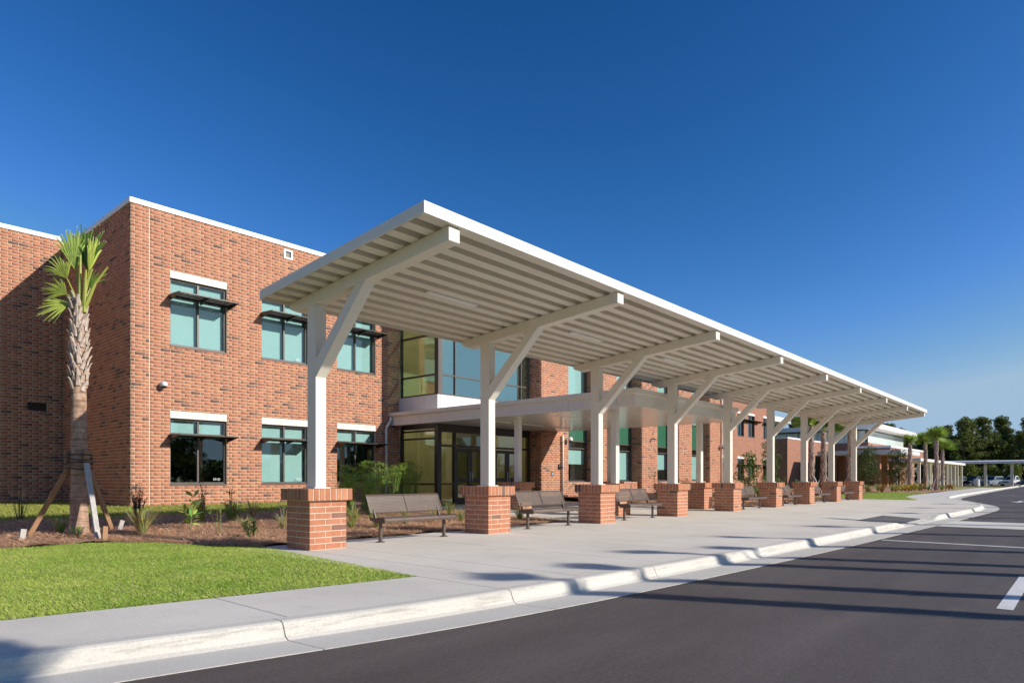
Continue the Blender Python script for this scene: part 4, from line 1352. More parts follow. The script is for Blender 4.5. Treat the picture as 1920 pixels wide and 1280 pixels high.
def make_bench():
    t = thing('park_bench', '', 'bench')
    L = 1.80
    seat_prof = [(-.255, .385), (-.262, .42), (-.245, .45), (-.20, .462), (-.05, .445), (.10, .438), (.19, .445)]
    back_prof = [(.175, .535), (.205, .60), (.265, .74), (.305, .845), (.325, .865)]
    local('seat', lattice(L, seat_prof, hole=.42), M['bench'], t)
    b = local('backrest', lattice(L, back_prof, hole=.38), M['bench'], t)
    for prof, nm in ((seat_prof, 'seat_rim'), (back_prof, 'back_rim')):
        pts0 = [(-L / 2, y, z) for y, z in prof]; pts1 = [(L / 2, y, z) for y, z in prof]
        m = MB().tube(pts0, .013, 6); local(nm, m, M['bench'], t)
        m = MB().tube(pts1, .013, 6); local(nm, m, M['bench'], t)
        m = MB().tube([pts0[0], pts1[0]], .014, 6); local(nm, m, M['bench'], t)
        m = MB().tube([pts0[-1], pts1[-1]], .014, 6); local(nm, m, M['bench'], t)
    m = MB().tube([(0, y - .006, z + .004) for y, z in back_prof], .010, 6); local('centre_seam', m, M['bench'], t)
    m = MB().prism([(-.235, .355), (-.25, .41), (-.2, .447), (.19, .432), (.185, .40)], 'x', -L / 2 - .003, -L / 2 + .012); local('end_plate', m, M['bench'], t)
    m = MB().prism([(-.235, .355), (-.25, .41), (-.2, .447), (.19, .432), (.185, .40)], 'x', L / 2 - .012, L / 2 + .003); local('end_plate', m, M['bench'], t)
    for s in (-.80, .80):
        lg = local('leg', MB().tube([(s, 0, 0), (s, 0, .37)], .036, 12), M['bench'], t, smooth=False)
        local('foot_plate', MB().lathe([(.085, 0), (.085, .012), (.05, .018)], (s, 0, 0), 14), M['bench'], lg)
        local('seat_bracket', MB().prism([(-.20, .43), (-.12, .355), (.12, .355), (.17, .40), (.17, .43)], 'x', s - .03, s + .03), M['bench'], t)
        local('back_bracket', MB().bar((s, .14, .40), (s, .215, .60), .035, .05), M['bench'], t)
    return t
bench = make_bench()
blabels = {0: 'brown perforated metal bench between the two brick piers closest to the staked palm', 1: 'brown perforated metal bench between second and third brick piers from the staked palm',
           2: 'brown perforated metal bench between third and fourth brick piers from the staked palm', 4: 'brown perforated bench in the first canopy bay past the entrance canopy',
           5: 'brown perforated bench in the second canopy bay past the entrance canopy', 6: 'brown perforated bench in the canopy bay next to last before the far lawn', 7: 'brown perforated bench in the last canopy bay beside the far lawn'}
for n, i in enumerate((0, 1, 2, 4, 5, 6, 7)):
    b = bench if n == 0 else copy_tree(bench)
    b.location = (CX[i] + PS / 2 - .02, 9.93, 0.0)
    b['label'] = blabels[i]; b['group'] = 'benches under the canopy'
# bike hoop beyond the benches
t = thing('bike_rack', 'small dark metal hoop rack beside the entrance canopy front pier', 'bike rack', (25.15, 11.3, 0))
local('hoop', MB().tube([(-.28, 0, 0), (-.28, 0, .62), (-.2, 0, .72), (.2, 0, .72), (.28, 0, .62), (.28, 0, 0)], .025, 8), M['bench'], t)
local('cross_bar', MB().tube([(-.28, 0, .3), (.28, 0, .3)], .018, 8), M['bench'], t)

# ------------------------------------------------------------------ palms
UP_ = Vector((0, 0, 1))
def fan(base, axis, side, length, spread, n, stem, col, r, droop=0.12, width=0.030, split=0.35, taper=0.75):
    """palmetto leaf: stalk plus pleated leaflets that part into blunt strips"""
    base = Vector(base); axis = Vector(axis).normalized(); side = Vector(side)
    side = (side - axis * side.dot(axis)).normalized(); nrm = side.cross(axis)
    hub = base + axis * stem
    m = MB()
    m.col = (0.42, 0.46, 0.08)
    m.tube([base, base + axis * stem * .5, hub], [.022, .016, .011], 5)
    for i in range(n):
        f = (i + .5) / n * 2 - 1
        a = R(spread) * f
        d = (axis * math.cos(a) + side * math.sin(a)).normalized()
        tl = length * (1 - .30 * abs(f) ** 2) * r.uniform(.88, 1.06)
        k = r.uniform(.75, 1.3); c = tuple(v * k for v in col)
        per = (side * math.cos(a) - axis * math.sin(a)).normalized()
        pl = 1 if i % 2 else -1
        segs = 6
        pts = []
        kk = r.uniform(.5, 1.5)
        for q in range(segs + 1):
            t_ = q / segs
            p = hub + d * (tl * t_) - UP_ * (droop * kk * tl * t_ ** 2.4) + nrm * (.035 * length * math.sin(t_ * 2.6) )
            hw = width * (0.25 + 1.0 * min(1, t_ / split)) * (1 - taper * max(0, t_ - split) / (1 - split)) * length / .8
            pts.append((p, hw))
        m.col = c
        V = []; F = []
        for q, (p, hw) in enumerate(pts):
            fold = nrm * (pl * hw * .35)
            V += [tuple(p - per * hw + fold), tuple(p + per * hw - fold)]
        for q in range(segs): F.append((2 * q, 2 * q + 1, 2 * q + 3, 2 * q + 2))
        m._add(V, F)
        # straw-coloured cut tip
        if r.random() < .75:
            m.col = (0.62, 0.60, 0.38)
            p, hw = pts[-1]; p2 = p + d * tl * .03
            m.quad(tuple(p - per * hw), tuple(p + per * hw), tuple(p2 + per * hw), tuple(p2 - per * hw))
    return m

def boot_mesh():
    m = MB()
    pts = [(0, .075, .012), (.16, .060, .030), (.27, .040, .055), (.33, .028, .085)]   # height, half width, stand-off
    V = []; F = []
    for z, w, o in pts: V += [(-w, -o, z), (w, -o, z), (w * .6, -o - .028, z), (-w * .6, -o - .028, z)]
    k = 4
    for i in range(len(pts) - 1):
        for j in range(4): F.append((i * k + j, i * k + (j + 1) % 4, (i + 1) * k + (j + 1) % 4, (i + 1) * k + j))
    F.append(tuple(range((len(pts) - 1) * 4, len(pts) * 4)))
    m._add(V, F)
    return m.v, m.f
BV, BF = boot_mesh()
def trunk_profile(h, boots_from, r0):
    z = np.linspace(-.15, h, 26)
    r = r0 * (1.12 - .30 * np.clip(z / h, 0, 1)) + .03 * np.exp(-np.clip(z, 0, 9) / .25)
    return z, r
def make_palm(t, h, boots_from, r0, seed, fans, single_boots=False, dens=1.0, bs=.8):
    r = random.Random(seed)
    z, rr = trunk_profile(h, boots_from, r0)
    m = MB()
    m.lathe([(float(a) * (1 + r.uniform(-.02, .02)), float(b)) for a, b in zip(rr, z)], (0, 0, 0), 18)
    local('trunk', m, M['palm_trunk'], t, smooth=True)
    nb = int((h - boots_from) * 22 * dens)
    jb = MB()
    for i in range(nb):
        zz = boots_from + (h - boots_from) * (i + r.uniform(-.3, .3)) / nb
        a = i * 2.39996 + r.uniform(-.25, .25)
        rad = float(np.interp(zz, z, rr)) * .96
        s = r.uniform(.75, 1.15) * bs
        tilt = r.uniform(-.05, .22)
        mat = Matrix.Translation((0, 0, zz)) @ Matrix.Rotation(a, 4, 'Z') @ Matrix.Translation((0, -rad, 0)) @ Matrix.Rotation(tilt, 4, 'X') @ Matrix.Rotation(r.uniform(-.2, .2), 4, 'Y') @ Matrix.Scale(s, 4)
        if single_boots:
            o = MB()._add([tuple(mat @ Vector(v)) for v in BV], BF); local('boot', o, M['boot'], t)
        else: jb._add([tuple(mat @ Vector(v)) for v in BV], BF)
    if not single_boots and nb: kind(local('boots', jb, M['boot'], t), 'stuff')
    for f in fans: local('frond', fan(*f, r, **(dict(width=.019, split=.22, droop=.22) if single_boots else {})), M['leaf'], t)
    return t
RT = Vector((math.sin(YAW), -math.cos(YAW), 0)); FWD = Vector((math.cos(YAW), math.sin(YAW), 0))
PXY = (4.03, 14.60); pz = float(ground_z(*PXY)) + .03
t = thing('palm_tree', 'freshly planted palm with few tied fronds, propped by wooden braces', 'palm tree', (PXY[0], PXY[1], pz))
YG = (0.44, 0.52, 0.10); DG = (0.15, 0.26, 0.04); MG = (0.31, 0.43, 0.075)
c0 = Vector((.03, 0, 4.45))
near_fans = [
    (c0 + RT * .06, UP_ + RT * .05 + FWD * .05, RT, 1.0, 28, 24, .66, DG),
    (c0 + RT * .02 - FWD * .05, UP_ - RT * .14, RT + FWD * .4, .96, 22, 18, .62, MG),
    (c0 + RT * .05, UP_ + RT * .17, RT * .5 + FWD, .84, 14, 12, .62, YG),
    (c0 - FWD * .08, UP_ * .95 - RT * .45, RT + UP_ * .4, .58, 42, 22, .50, YG),
    (c0 - RT * .03 - FWD * .06, UP_ * .55 - RT * .75, RT * .3 + UP_, .50, 50, 22, .26, YG),
    (c0 - RT * .04 + FWD * .05, UP_ * .3 - RT * .7 + FWD * .4, UP_, .46, 55, 14, .24, DG),
    (c0 - RT * .06, -UP_ * .18 - RT * .72 - FWD * .35, RT - UP_ * .6, .52, 46, 22, .14, YG),
    (c0 + FWD * .08, UP_ * .9 + FWD * .5, RT, .6, 35, 14, .42, DG),
]
make_palm(t, 4.5, 2.75, .132, 5, [(*f[:8],) for f in near_fans], single_boots=True, dens=2.3, bs=.68)
for q, (d, l) in enumerate(((UP_ + RT * .02, .85), (UP_ + RT * .36, .62), (UP_ * .8 + RT * .62, .78), (UP_ + RT * .12 - FWD * .1, .55))):
    d = d.normalized(); m = MB(); m.col = (0.46, 0.50, 0.10)
    p = c0 + RT * (.03 + .03 * q) - FWD * .08 + UP_ * .05
    m.tube([p - UP_ * .25, p + d * l * .5, p + d * l], [.045, .028, .017], 6)
    local('cut_stalk', m, M['leaf'], t)
# braces, straps and stakes of the near palm
T0 = Vector((PXY[0], PXY[1], pz))
def plank(name, label, cat, a, b, w, h, mat, group=None):
    a = Vector(a); b = Vector(b)
    o = MB().bar(a, b, w, h, up=(0.3, -0.9, 0.2)).build(name, mat, None, bevel=.003)
    return tag(o, label, cat, group)
g1 = 'wooden braces of the near palm'
plank('wooden_brace', 'brown wooden brace leaning on the palm from the side away from the brick corner', 'brace', (3.33, 15.0, .12), T0 + Vector((-.12, .06, 1.36)), .09, .04, M['lumber'], g1)
plank('wooden_brace', 'grey weathered wooden brace leaning on the palm front beside the orange stake', 'brace', (4.09, 13.72, .07), T0 + Vector((.07, -.17, 1.42)), .10, .04, M['lumber_grey'], g1)
plank('wooden_brace', 'brown wooden brace leaning on the palm from behind, toward the brick corner', 'brace', (4.74, 15.05, .12), T0 + Vector((.15, .0, 1.34)), .09, .045, M['lumber'], g1)
for a, nm in ((2.5, 'facing away from the lawn'), (-1.25, 'under the grey brace'), (.3, 'toward the brick corner')):
    p = T0 + Vector((math.cos(a) * .20, math.sin(a) * .20, 0))
    plank('wooden_batten', 'short upright wooden batten strapped to the palm trunk, ' + nm, 'batten', p + UP_ * 1.12, p + UP_ * 1.62, .085, .04, M['lumber'], 'battens strapped to the palm')
for z, ti in ((1.28, .02), (1.36, -.03), (1.47, .04), (1.53, 0)):
    pts = [T0 + Vector((math.cos(u) * .225, math.sin(u) * .225, z + ti * math.sin(u))) for u in np.linspace(0, 2 * math.pi, 20)]
    o = MB().tube(pts, .011, 5, caps=False).build('strap', M['strap'])
    tag(o, 'dark strap wound around the palm trunk and battens', 'strap', 'straps on the palm')
for nm, lab, x, y, h, mat, tilt in (('wooden_stake', 'orange brown wooden stake at the foot of the grey brace', 4.12, 13.50, .28, 'lumber', .02), ('wooden_stake', 'pale grey stake tilted in the straw behind the near palm', 4.80, 14.92, .24, 'lumber_grey', .09), ('wooden_stake', 'short whitish stake in shaded straw left by the brace foot', 3.05, 14.30, .22, 'lumber_grey', .04)):
    z = float(ground_z(x, y))
    plank(nm, lab, 'stake', (x, y, z - .05), (x + tilt, y + .01, z + h), .095, .04, M[mat], 'stakes in the straw bed')

# palms elsewhere: one maker, individual crowns
def crown_fans(h, r, n=11, L=.95, green=(0.27, 0.40, 0.06), lo=1.1, hi=3.4):
    out = []
    for i in range(n):
        a = i * 2.4 + r.uniform(-.3, .3); up = r.uniform((lo + hi) / 2, hi) if i > n * .4 else r.uniform(lo * .4, (lo + hi) / 2)
        d = Vector((math.cos(a), math.sin(a), up)).normalized()
        k = r.uniform(.75, 1.25)
        out.append((Vector((d.x * .06, d.y * .06, h - .05)), d, (lambda T, b_: T * math.cos(b_) + d.cross(T) * math.sin(b_))(Vector((-math.sin(a), math.cos(a), 0)), r.uniform(-1.5, 1.5)), L * r.uniform(.85, 1.1), 50, 14, .45, tuple(v * k for v in green)))
    return out
palm_protos = []
for k in range(6):
    r = random.Random(40 + k)
    h = (4.4, 4.1, 4.5, 4.0, 5.4, 5.2)[k]
    t = thing('palm_tree', '', 'palm tree')
    fans_ = crown_fans(h, r, 15 + k % 3, 1.2) if k != 3 else crown_fans(h, r, 7, .8, lo=2.2, hi=5.0)
    if k > 3: fans_ = crown_fans(h, r, 6, .50, lo=3, hi=8)
    make_palm(t, h, 0.9 if k < 4 else 3.4, .145, 50 + k, fans_, dens=1.6, bs=.72)
    for a in (0.3, 2.4, 4.5):                                          # three short props
        local('prop', MB().bar((math.cos(a) * .75, math.sin(a) * .75, 0), (math.cos(a) * .17, math.sin(a) * .17, 1.15), .08, .04), M['lumber_grey'], t)
    palm_protos.append(t)
used = set()
def put_palm(k, x, y, z, label, group, s=1.0, rot=0.0):
    o = palm_protos[k] if k not in used else copy_tree(palm_protos[k])
    used.add(k)
    o.location = (x, y, z); o.rotation_euler = (0, 0, rot); o.scale = (s, s, s)
    o['label'] = label; o['group'] = group
    return o
gp1 = 'propped palms beyond the canopy'
put_palm(0, 50.5, 15.3, .05, 'propped palm with shaggy trunk behind the canopy, closest to the far brick wing', gp1, 1.10)
put_palm(1, 53.1, 15.2, .05, 'propped palm with shaggy trunk behind the canopy, second from the far brick wing', gp1, 1.12, 1.0)
put_palm(2, 55.2, 13.9, .05, 'propped palm with shaggy trunk behind the last canopy pier', gp1, 1.06, 2.0)
put_palm(3, 75.9, 13.6, .05, 'slim propped palm with narrow crown standing before the covered entrance', gp1, 1.10, 2.9)
put_palm(0, 79.2, 12.8, .05, 'propped palm by the colonnade, between the slim palm and the tall full palm', gp1, 1.03, 4.0)
put_palm(2, 72.9, 10.9, .05, 'tallest propped palm with full green crown by the curved sidewalk', gp1, 1.02, .4)
put_palm(1, 78.4, 11.2, .05, 'lowest propped palm at the colonnade end of the flower bed', gp1, .93, 5.0)
# palms on the verge across the road: their shadows lie over the road and plaza
gp2 = 'palms on the verge across the road'
for i, (x, y, s) in enumerate(((10.7, -6.6, 1.0), (12.0, -6.55, 1.0), (14.2, -6.6, 1.0), (15.5, -6.9, 1.0), (17.8, -6.6, 1.0), (22.0, -6.7, 1.0), (26.0, -6.6, 1.0), (30.5, -6.7, 1.0), (35.5, -6.8, 1.0), (5.6, -6.5, 1.30), (41, -6.8, 1.0), (47, -6.8, 1.0))):
    put_palm(3 if i == 9 else 4 + i % 2, x, y, -.02, 'palm on the grass verge across the road from the canopy', gp2, s, i * 1.3)

# ------------------------------------------------------------------ trees
def leaf_cloud(r, centres, per, size, cols, flat=1.0, up=0.35):
    """many small leaf faces spread through clumps"""
    n = sum(int(per * c[3] ** 2) for c in centres)
    P = np.zeros((n, 3)); k = 0; sh = np.zeros(n)
    for (x, y, z, rad) in centres:
        q = int(per * rad ** 2)
        d = r.normal(size=(q, 3)); d /= np.linalg.norm(d, axis=1)[:, None]
        rr_ = rad * r.uniform(.35, 1.05, q) ** .6
        P[k:k + q] = np.array([x, y, z]) + d * rr_[:, None] * np.array([1, 1, flat]); k += q
    nrm = r.normal(size=(n, 3)) + np.array([0, 0, up]); nrm /= np.linalg.norm(nrm, axis=1)[:, None]
    a = np.cross(nrm, r.normal(size=(n, 3))); a /= np.linalg.norm(a, axis=1)[:, None]
    b = np.cross(nrm, a)
    s = size * r.uniform(.6, 1.4, (n, 1))
    V = np.stack([P - a * s, P - b * s * .45, P + a * s, P + b * s * .45], 1).reshape(-1, 3)
    F = np.arange(n * 4).reshape(-1, 4)
    c0_, c1_ = np.array(cols[0]), np.array(cols[1])
    t_ = r.random((n, 1))
    C = (c0_ * (1 - t_) + c1_ * t_) * r.uniform(.7, 1.3, (n, 1))
    return V, F, np.repeat(C, 4, 0)
def make_pine(k):
    r = np.random.default_rng(100 + k); rr_ = random.Random(100 + k)
    h = (18.5, 17.2, 19.0, 16.4, 18.0)[k]
    bend = rr_.uniform(-.5, .5)
    m = MB().tube([(0, 0, -.4), (bend * .3, 0, h * .4), (bend, bend * .3, h * .75), (bend * 1.1, bend * .4, h * .95)], [.26, .20, .13, .05], 7)
    centres = []
    lo = h * rr_.uniform(.30, .42)
    nb = 36
    for i in range(nb):
        z = lo + (h - lo) * (i + .5) / nb
        t_ = (z - lo) / (h - lo)
        L = (1.1 + 3.2 * math.sin(min(1, t_ * 1.25 + .18) * math.pi) ** .8) * rr_.uniform(.5, 1.1)
        a = i * 2.4 + rr_.uniform(-.5, .5)
        e = (bend * z / h + math.cos(a) * L, math.sin(a) * L, z + rr_.uniform(-.2, .7))
        m.tube([(bend * z / h, 0, z - .5), e], [.05, .02], 4)
        centres.append((*e, rr_.uniform(.9, 1.5)))
        if L > 2: centres.append((bend * z / h + math.cos(a) * L * .55, math.sin(a) * L * .55, e[2] - .1, rr_.uniform(.6, .95)))
    centres.append((bend * 1.1, 0, h - .3, 1.1)); centres.append((bend * 1.1 + .5, .4, h - .9, 1.2))
    V, F, C = leaf_cloud(r, centres, 85, .27, ((0.06, 0.095, 0.026), (0.23, 0.26, 0.07)), .75)
    return m.mesh('pine_trunk', True), arrays_mesh('pine_crown', V, F, C)
pines = [make_pine(k) for k in range(5)]
for a, b in pines: a.materials.append(M['bark']); b.materials.append(M['needle'])
def put_pine(k, x, y, s, rot, label, group, z=-.2):
    t = thing('pine_tree', label, 'pine tree', (x, y, z), rot, group)
    t.scale = (s, s, s)
    for nm, me_ in zip(('trunk', 'crown'), pines[k]):
        o = bpy.data.objects.new(nm, me_); COL.objects.link(o); o.parent = t
rt_ = random.Random(77)
for i in range(44):
    y = -24 + i * 2.5 + rt_.uniform(-1.2, 1.2)
    x = 222 - (y - 10) * .45 + rt_.uniform(-7, 7)
    put_pine(rt_.randrange(5), x, y, rt_.uniform(.70, 1.06), rt_.uniform(0, 6.3), 'tall dark pine at the edge of the wood beyond the parked cars', 'pines of the far wood')
for i in range(15):
    x = -35 + i * 9 + rt_.uniform(-3, 3)
    put_pine(rt_.randrange(5), x, -50 + rt_.uniform(-7, 7), rt_.uniform(.38, .60), rt_.uniform(0, 6.3), 'pine standing across the road, mirrored in the school windows', 'pines across the road')
# dense wood behind the front row of pines
r = np.random.default_rng(5)
cs = []
for i in range(420):
    y = r.uniform(-40, 95); x = 232 - (y - 10) * .45 + r.uniform(-6, 9)
    cs.append((x, y, r.uniform(.5, 11.5), r.uniform(1.6, 2.6)))
for i in range(70):
    y = r.uniform(-25, 80); x = 214 - (y - 10) * .45 + r.uniform(-3, 3)
    cs.append((x, y, r.uniform(.3, 3.5), r.uniform(1.2, 2.0)))
V, F, C = leaf_cloud(r, cs, 16, .75, ((0.022, 0.038, 0.013), (0.075, 0.105, 0.03)), .9)
o = link('woodland', arrays_mesh('woodland', V, F, C), M['needle'])
kind(tag(o, 'dark undergrowth and trees filling the far wood', 'woodland'), 'stuff')

cs = []
for i in range(420):
    x = r.uniform(-80, 140); cs.append((x, -60 + r.uniform(-7, 5), r.uniform(.3, 4.6) * (1 + .3 * math.sin(x * .21)), r.uniform(1.3, 2.3)))
V, F, C = leaf_cloud(r, cs, 14, .75, ((0.05, 0.085, 0.03), (0.12, 0.17, 0.05)), .9)
o = link('woodland', arrays_mesh('woodland', V, F, C), M['needle'])
kind(tag(o, 'dense wood across the road, mirrored in the windows', 'woodland'), 'stuff')

def small_tree(name, label, cat, x, y, h, rad, crown_z, col, seed, group=None, per=200, size=.075, z=0.0):
    r = np.random.default_rng(seed); q = random.Random(seed)
    t = thing(name, label, cat, (x, y, z), 0, group)
    m = MB().tube([(0, 0, -.1), (.03, .02, crown_z * .6), (0, 0, crown_z), (.05, 0, h * .8)], [.06, .05, .04, .015], 7)
    cs = []
    for i in range(16):
        a = i * 2.4; zz = crown_z + (h - crown_z) * (i + .5) / 16
        rr_ = rad * math.sin(math.pi * min(.97, (i + 1.2) / 17)) ** .6 * q.uniform(.35, .85)
        e = (math.cos(a) * rr_, math.sin(a) * rr_, zz)
        m.tube([(0, 0, max(crown_z * .8, zz - .5)), e], [.018, .006], 4)
        cs.append((*e, rad * q.uniform(.32, .52)))
    local('trunk', m, M['bark'], t, smooth=True)
    V, F, C = leaf_cloud(r, cs, per / rad, size, (tuple(v * .55 for v in col), tuple(v * 1.35 for v in col)))
    local('crown', arrays_mesh('crown', V, F, C), M['leaf'], t)
    return t
small_tree('young_oak', 'young round leafy oak on the bed beside the last canopy pier', 'tree', 66.5, 15.4, 3.7, 1.35, 1.1, (.085, .13, .03), 201, None, 900)
small_tree('young_oak', 'young leafy oak before the brick columns of the covered entrance', 'tree', 77.8, 14.9, 3.9, 1.3, .8, (.085, .13, .03), 202, None, 900)
small_tree('leafy_shrub', 'tall loose green shrub at the end of the far brick wing', 'shrub', 55.6, 20.2, 4.3, .95, .3, (.11, .19, .035), 203, None, 700)
small_tree('leafy_shrub', 'bright green shrub before the paired windows of the far wing', 'shrub', 49.5, 19.5, 3.0, .9, .2, (.15, .23, .04), 204, None, 600)
for i, (x, y, s) in enumerate(((153, 17.6, 1.0), (156, 14.4, .9), (157, 11.2, 1.0))):
    small_tree('young_tree', ('small yellow green tree behind the white drum', 'small yellow green tree behind the silver blue car', 'small yellow green tree behind the white pickup')[i], 'tree', x, y, 3.9 * s, 1.9 * s, .9, (.17, .21, .03), 210 + i, 'small trees of the parking lot', 700, .14, -.2)

# ------------------------------------------------------------------ bed plants
def tuft(name, label, x, y, h, n, spread, col, seed, group, cat='grass clump', w=.006, zz=None):
    q = random.Random(seed)
    z = float(ground_z(x, y)) + .02 if zz is None else zz
    m = MB()
    for i in range(n):
        a = q.uniform(0, 6.28); l = h * q.uniform(.6, 1.15); sp = spread * q.uniform(.2, 1.1)
        b0 = Vector((math.cos(a) * .03, math.sin(a) * .03, 0)); d = Vector((math.cos(a), math.sin(a), 0)); s = Vector((-d.y, d.x, 0)) * w
        m.col = tuple(v * q.uniform(.65, 1.35) for v in col)
        pts = [b0, b0 + d * sp * .3 + UP_ * l * .55, b0 + d * sp * .75 + UP_ * l * .92, b0 + d * sp * 1.15 + UP_ * l * .86]
        V = []
        for j, p in enumerate(pts): k = (1, .9, .6, .1)[j]; V += [tuple(p - s * k), tuple(p + s * k)]
        m._add(V, [(0, 1, 3, 2), (2, 3, 5, 4), (4, 5, 7, 6)])
    me_ = m.mesh(name)
    o = link(name, me_, M['leaf']); o.location = (x, y, z)
    return tag(o, label, cat, group)
def stems(name, label, x, y, h, n, spread, col, seed, group, leaves=0, lcol=(.2, .3, .06), cat='shrub', lsize=.03):
    q = random.Random(seed); z = float(ground_z(x, y)) + .02
    t = thing(name, label, cat, (x, y, z), 0, group)
    m = MB(); lv = MB()
    for i in range(n):
        a = q.uniform(0, 6.28); l = h * q.uniform(.55, 1.1); sp = spread * q.uniform(.1, 1)
        p0 = Vector((math.cos(a) * .04, math.sin(a) * .04, 0)); p1 = Vector((math.cos(a) * sp * .6, math.sin(a) * sp * .6, l * .6)); p2 = Vector((math.cos(a) * sp, math.sin(a) * sp, l))
        m.col = tuple(v * q.uniform(.7, 1.3) for v in col)
        m.tube([p0, p1, p2], [.007, .005, .002], 4)
        for j in range(leaves):
            u = q.uniform(.25, 1.0); p = p0.lerp(p1, u / .6) if u < .6 else p1.lerp(p2, (u - .6) / .4)
            d = Vector((q.uniform(-1, 1), q.uniform(-1, 1), q.uniform(-.3, .8))).normalized(); sd = d.cross(Vector((q.uniform(-1, 1), q.uniform(-1, 1), 1))).normalized()
            L = lsize * q.uniform(.7, 1.5); lv.col = tuple(v * q.uniform(.6, 1.4) for v in lcol)
            lv.quad(tuple(p), tuple(p + d * L + sd * L * .35), tuple(p + d * L * 2), tuple(p + d * L - sd * L * .35))
    local('stems', m, M['leaf'], t)
    if leaves: local('foliage', lv, M['leaf'], t)
    return t
def sedge(label, x, y, h, n, seed, group):
    """umbrella sedge: stalks topped by rays of narrow leaves"""
    q = random.Random(seed); z = float(ground_z(x, y)) + .02
    t = thing('umbrella_sedge', label, 'plant', (x, y, z), 0, group)
    m = MB(); lv = MB()
    for i in range(n):
        a = q.uniform(0, 6.28); l = h * q.uniform(.55, 1.05); sp = q.uniform(.05, .42) * h * .6
        p0 = Vector((math.cos(a) * .06, math.sin(a) * .06, 0)); p2 = Vector((math.cos(a) * sp, math.sin(a) * sp, l)); p1 = p0.lerp(p2, .5) + UP_ * .06
        m.col = (.20, .32, .05); m.tube([p0, p1, p2], [.008, .007, .005], 4)
        for j in range(15):
            b = q.uniform(0, 6.28); d = Vector((math.cos(b), math.sin(b), q.uniform(-.1, .5))).normalized(); sd = d.cross(UP_).normalized() * .008
            L = q.uniform(.16, .30); k = q.uniform(.65, 1.35); lv.col = (.30 * k, .46 * k, .07 * k)
            p_a = p2 + d * L * .6 + UP_ * .02; p_b = p2 + d * L - UP_ * L * .25
            lv._add([tuple(p2 - sd * .5), tuple(p2 + sd * .5), tuple(p_a + sd), tuple(p_a - sd), tuple(p_b)], [(0, 1, 2, 3), (3, 2, 4)])
    local('stalks', m, M['leaf'], t); local('foliage', lv, M['leaf'], t)
gs = 'umbrella sedges before the entrance'
for i, (x, y, h) in enumerate((x_, y_, h_ * .98) for x_, y_, h_ in ((10.6, 15.2, 1.35), (10.95, 15.9, 1.2), (12.1, 16.6, 1.45), (12.9, 17.2, 1.4), (13.7, 17.7, 1.3), (14.6, 18.3, 1.4), (15.4, 18.9, 1.3), (16.3, 19.6, 1.45), (16.9, 19.9, 1.35), (11.4, 15.4, .9), (10.3, 14.7, 1.3), (10.9, 14.6, 1.1))):
    sedge('bright green umbrella sedge in the bed between first bench and entrance', x, y, h, 20, 300 + i, gs)
DRY = (.16, .10, .07)
stems('dry_shrub', 'bare dark twiggy shrub in shaded straw left of the near palm', 3.84, 18.1, .75, 16, .3, DRY, 1, None)
stems('dry_shrub', 'dense upright dark brown shrub at the brick corner', 5.88, 16.95, .85, 40, .25, DRY, 2, None, 6, (.12, .08, .06))
stems('dry_shrub', 'tall narrow dark dry shrub below window 101D', 6.95, 15.9, .95, 18, .12, DRY, 3, None, 8, (.10, .08, .06))
tuft('grass_clump', 'green grass clump against the foot of the near palm', 3.82, 15.0, .33, 60, .32, (.30, .36, .10), 4, None)
tuft('yucca', 'small spiky green rosette just before the near palm trunk', 3.93, 14.30, .20, 26, .22, (.18, .34, .10), 5, None, 'plant', .008)
tuft('grass_clump', 'large straw coloured grass mound right of the near palm braces', 4.95, 14.05, .50, 190, .48, (.46, .42, .18), 6, None)
stems('leafy_plant', 'pale green broadleaf plant on a single stalk in the straw', 6.02, 14.4, .85, 4, .25, (.25, .36, .1), 7, None, 14, (.28, .40, .10), 'plant', .09)
stems('leafy_plant', 'yellowish leafy plant beside the tall narrow dry shrub', 6.75, 15.5, .6, 9, .18, (.28, .34, .08), 8, None, 12, (.32, .38, .09), 'plant', .045)
stems('leafy_plant', 'thin sapling with a tuft of leaves below window 101D', 7.75, 16.2, .95, 2, .08, (.3, .28, .12), 9, None, 16, (.18, .26, .08), 'plant', .05)
stems('leafy_plant', 'bushy green plant with drooping leaves below window 101C', 7.5, 15.6, .5, 16, .3, (.25, .32, .08), 10, None, 14, (.28, .38, .10), 'plant', .045)
stems('leafy_plant', 'sparse wispy plant in sunlit straw near the lawn edge', 6.15, 13.3, .55, 5, .2, (.25, .22, .1), 11, None, 7, (.26, .34, .12), 'plant', .035)
stems('leafy_plant', 'dark green low plant in the shade of the first brick pier', 6.3, 12.25, .38, 12, .2, (.12, .16, .05), 12, None, 12, (.10, .16, .05), 'plant', .04)
tuft('grass_clump', 'pale upright grass clump below window 101C', 8.1, 15.75, .55, 40, .3, (.40, .38, .16), 13, None)
stems('dry_shrub', 'grey bare twig shrub behind the first brick pier', 8.15, 14.3, .6, 10, .35, (.40, .33, .26), 14, None, 4, (.3, .3, .14))
gt = 'low grass clumps in the straw beds'
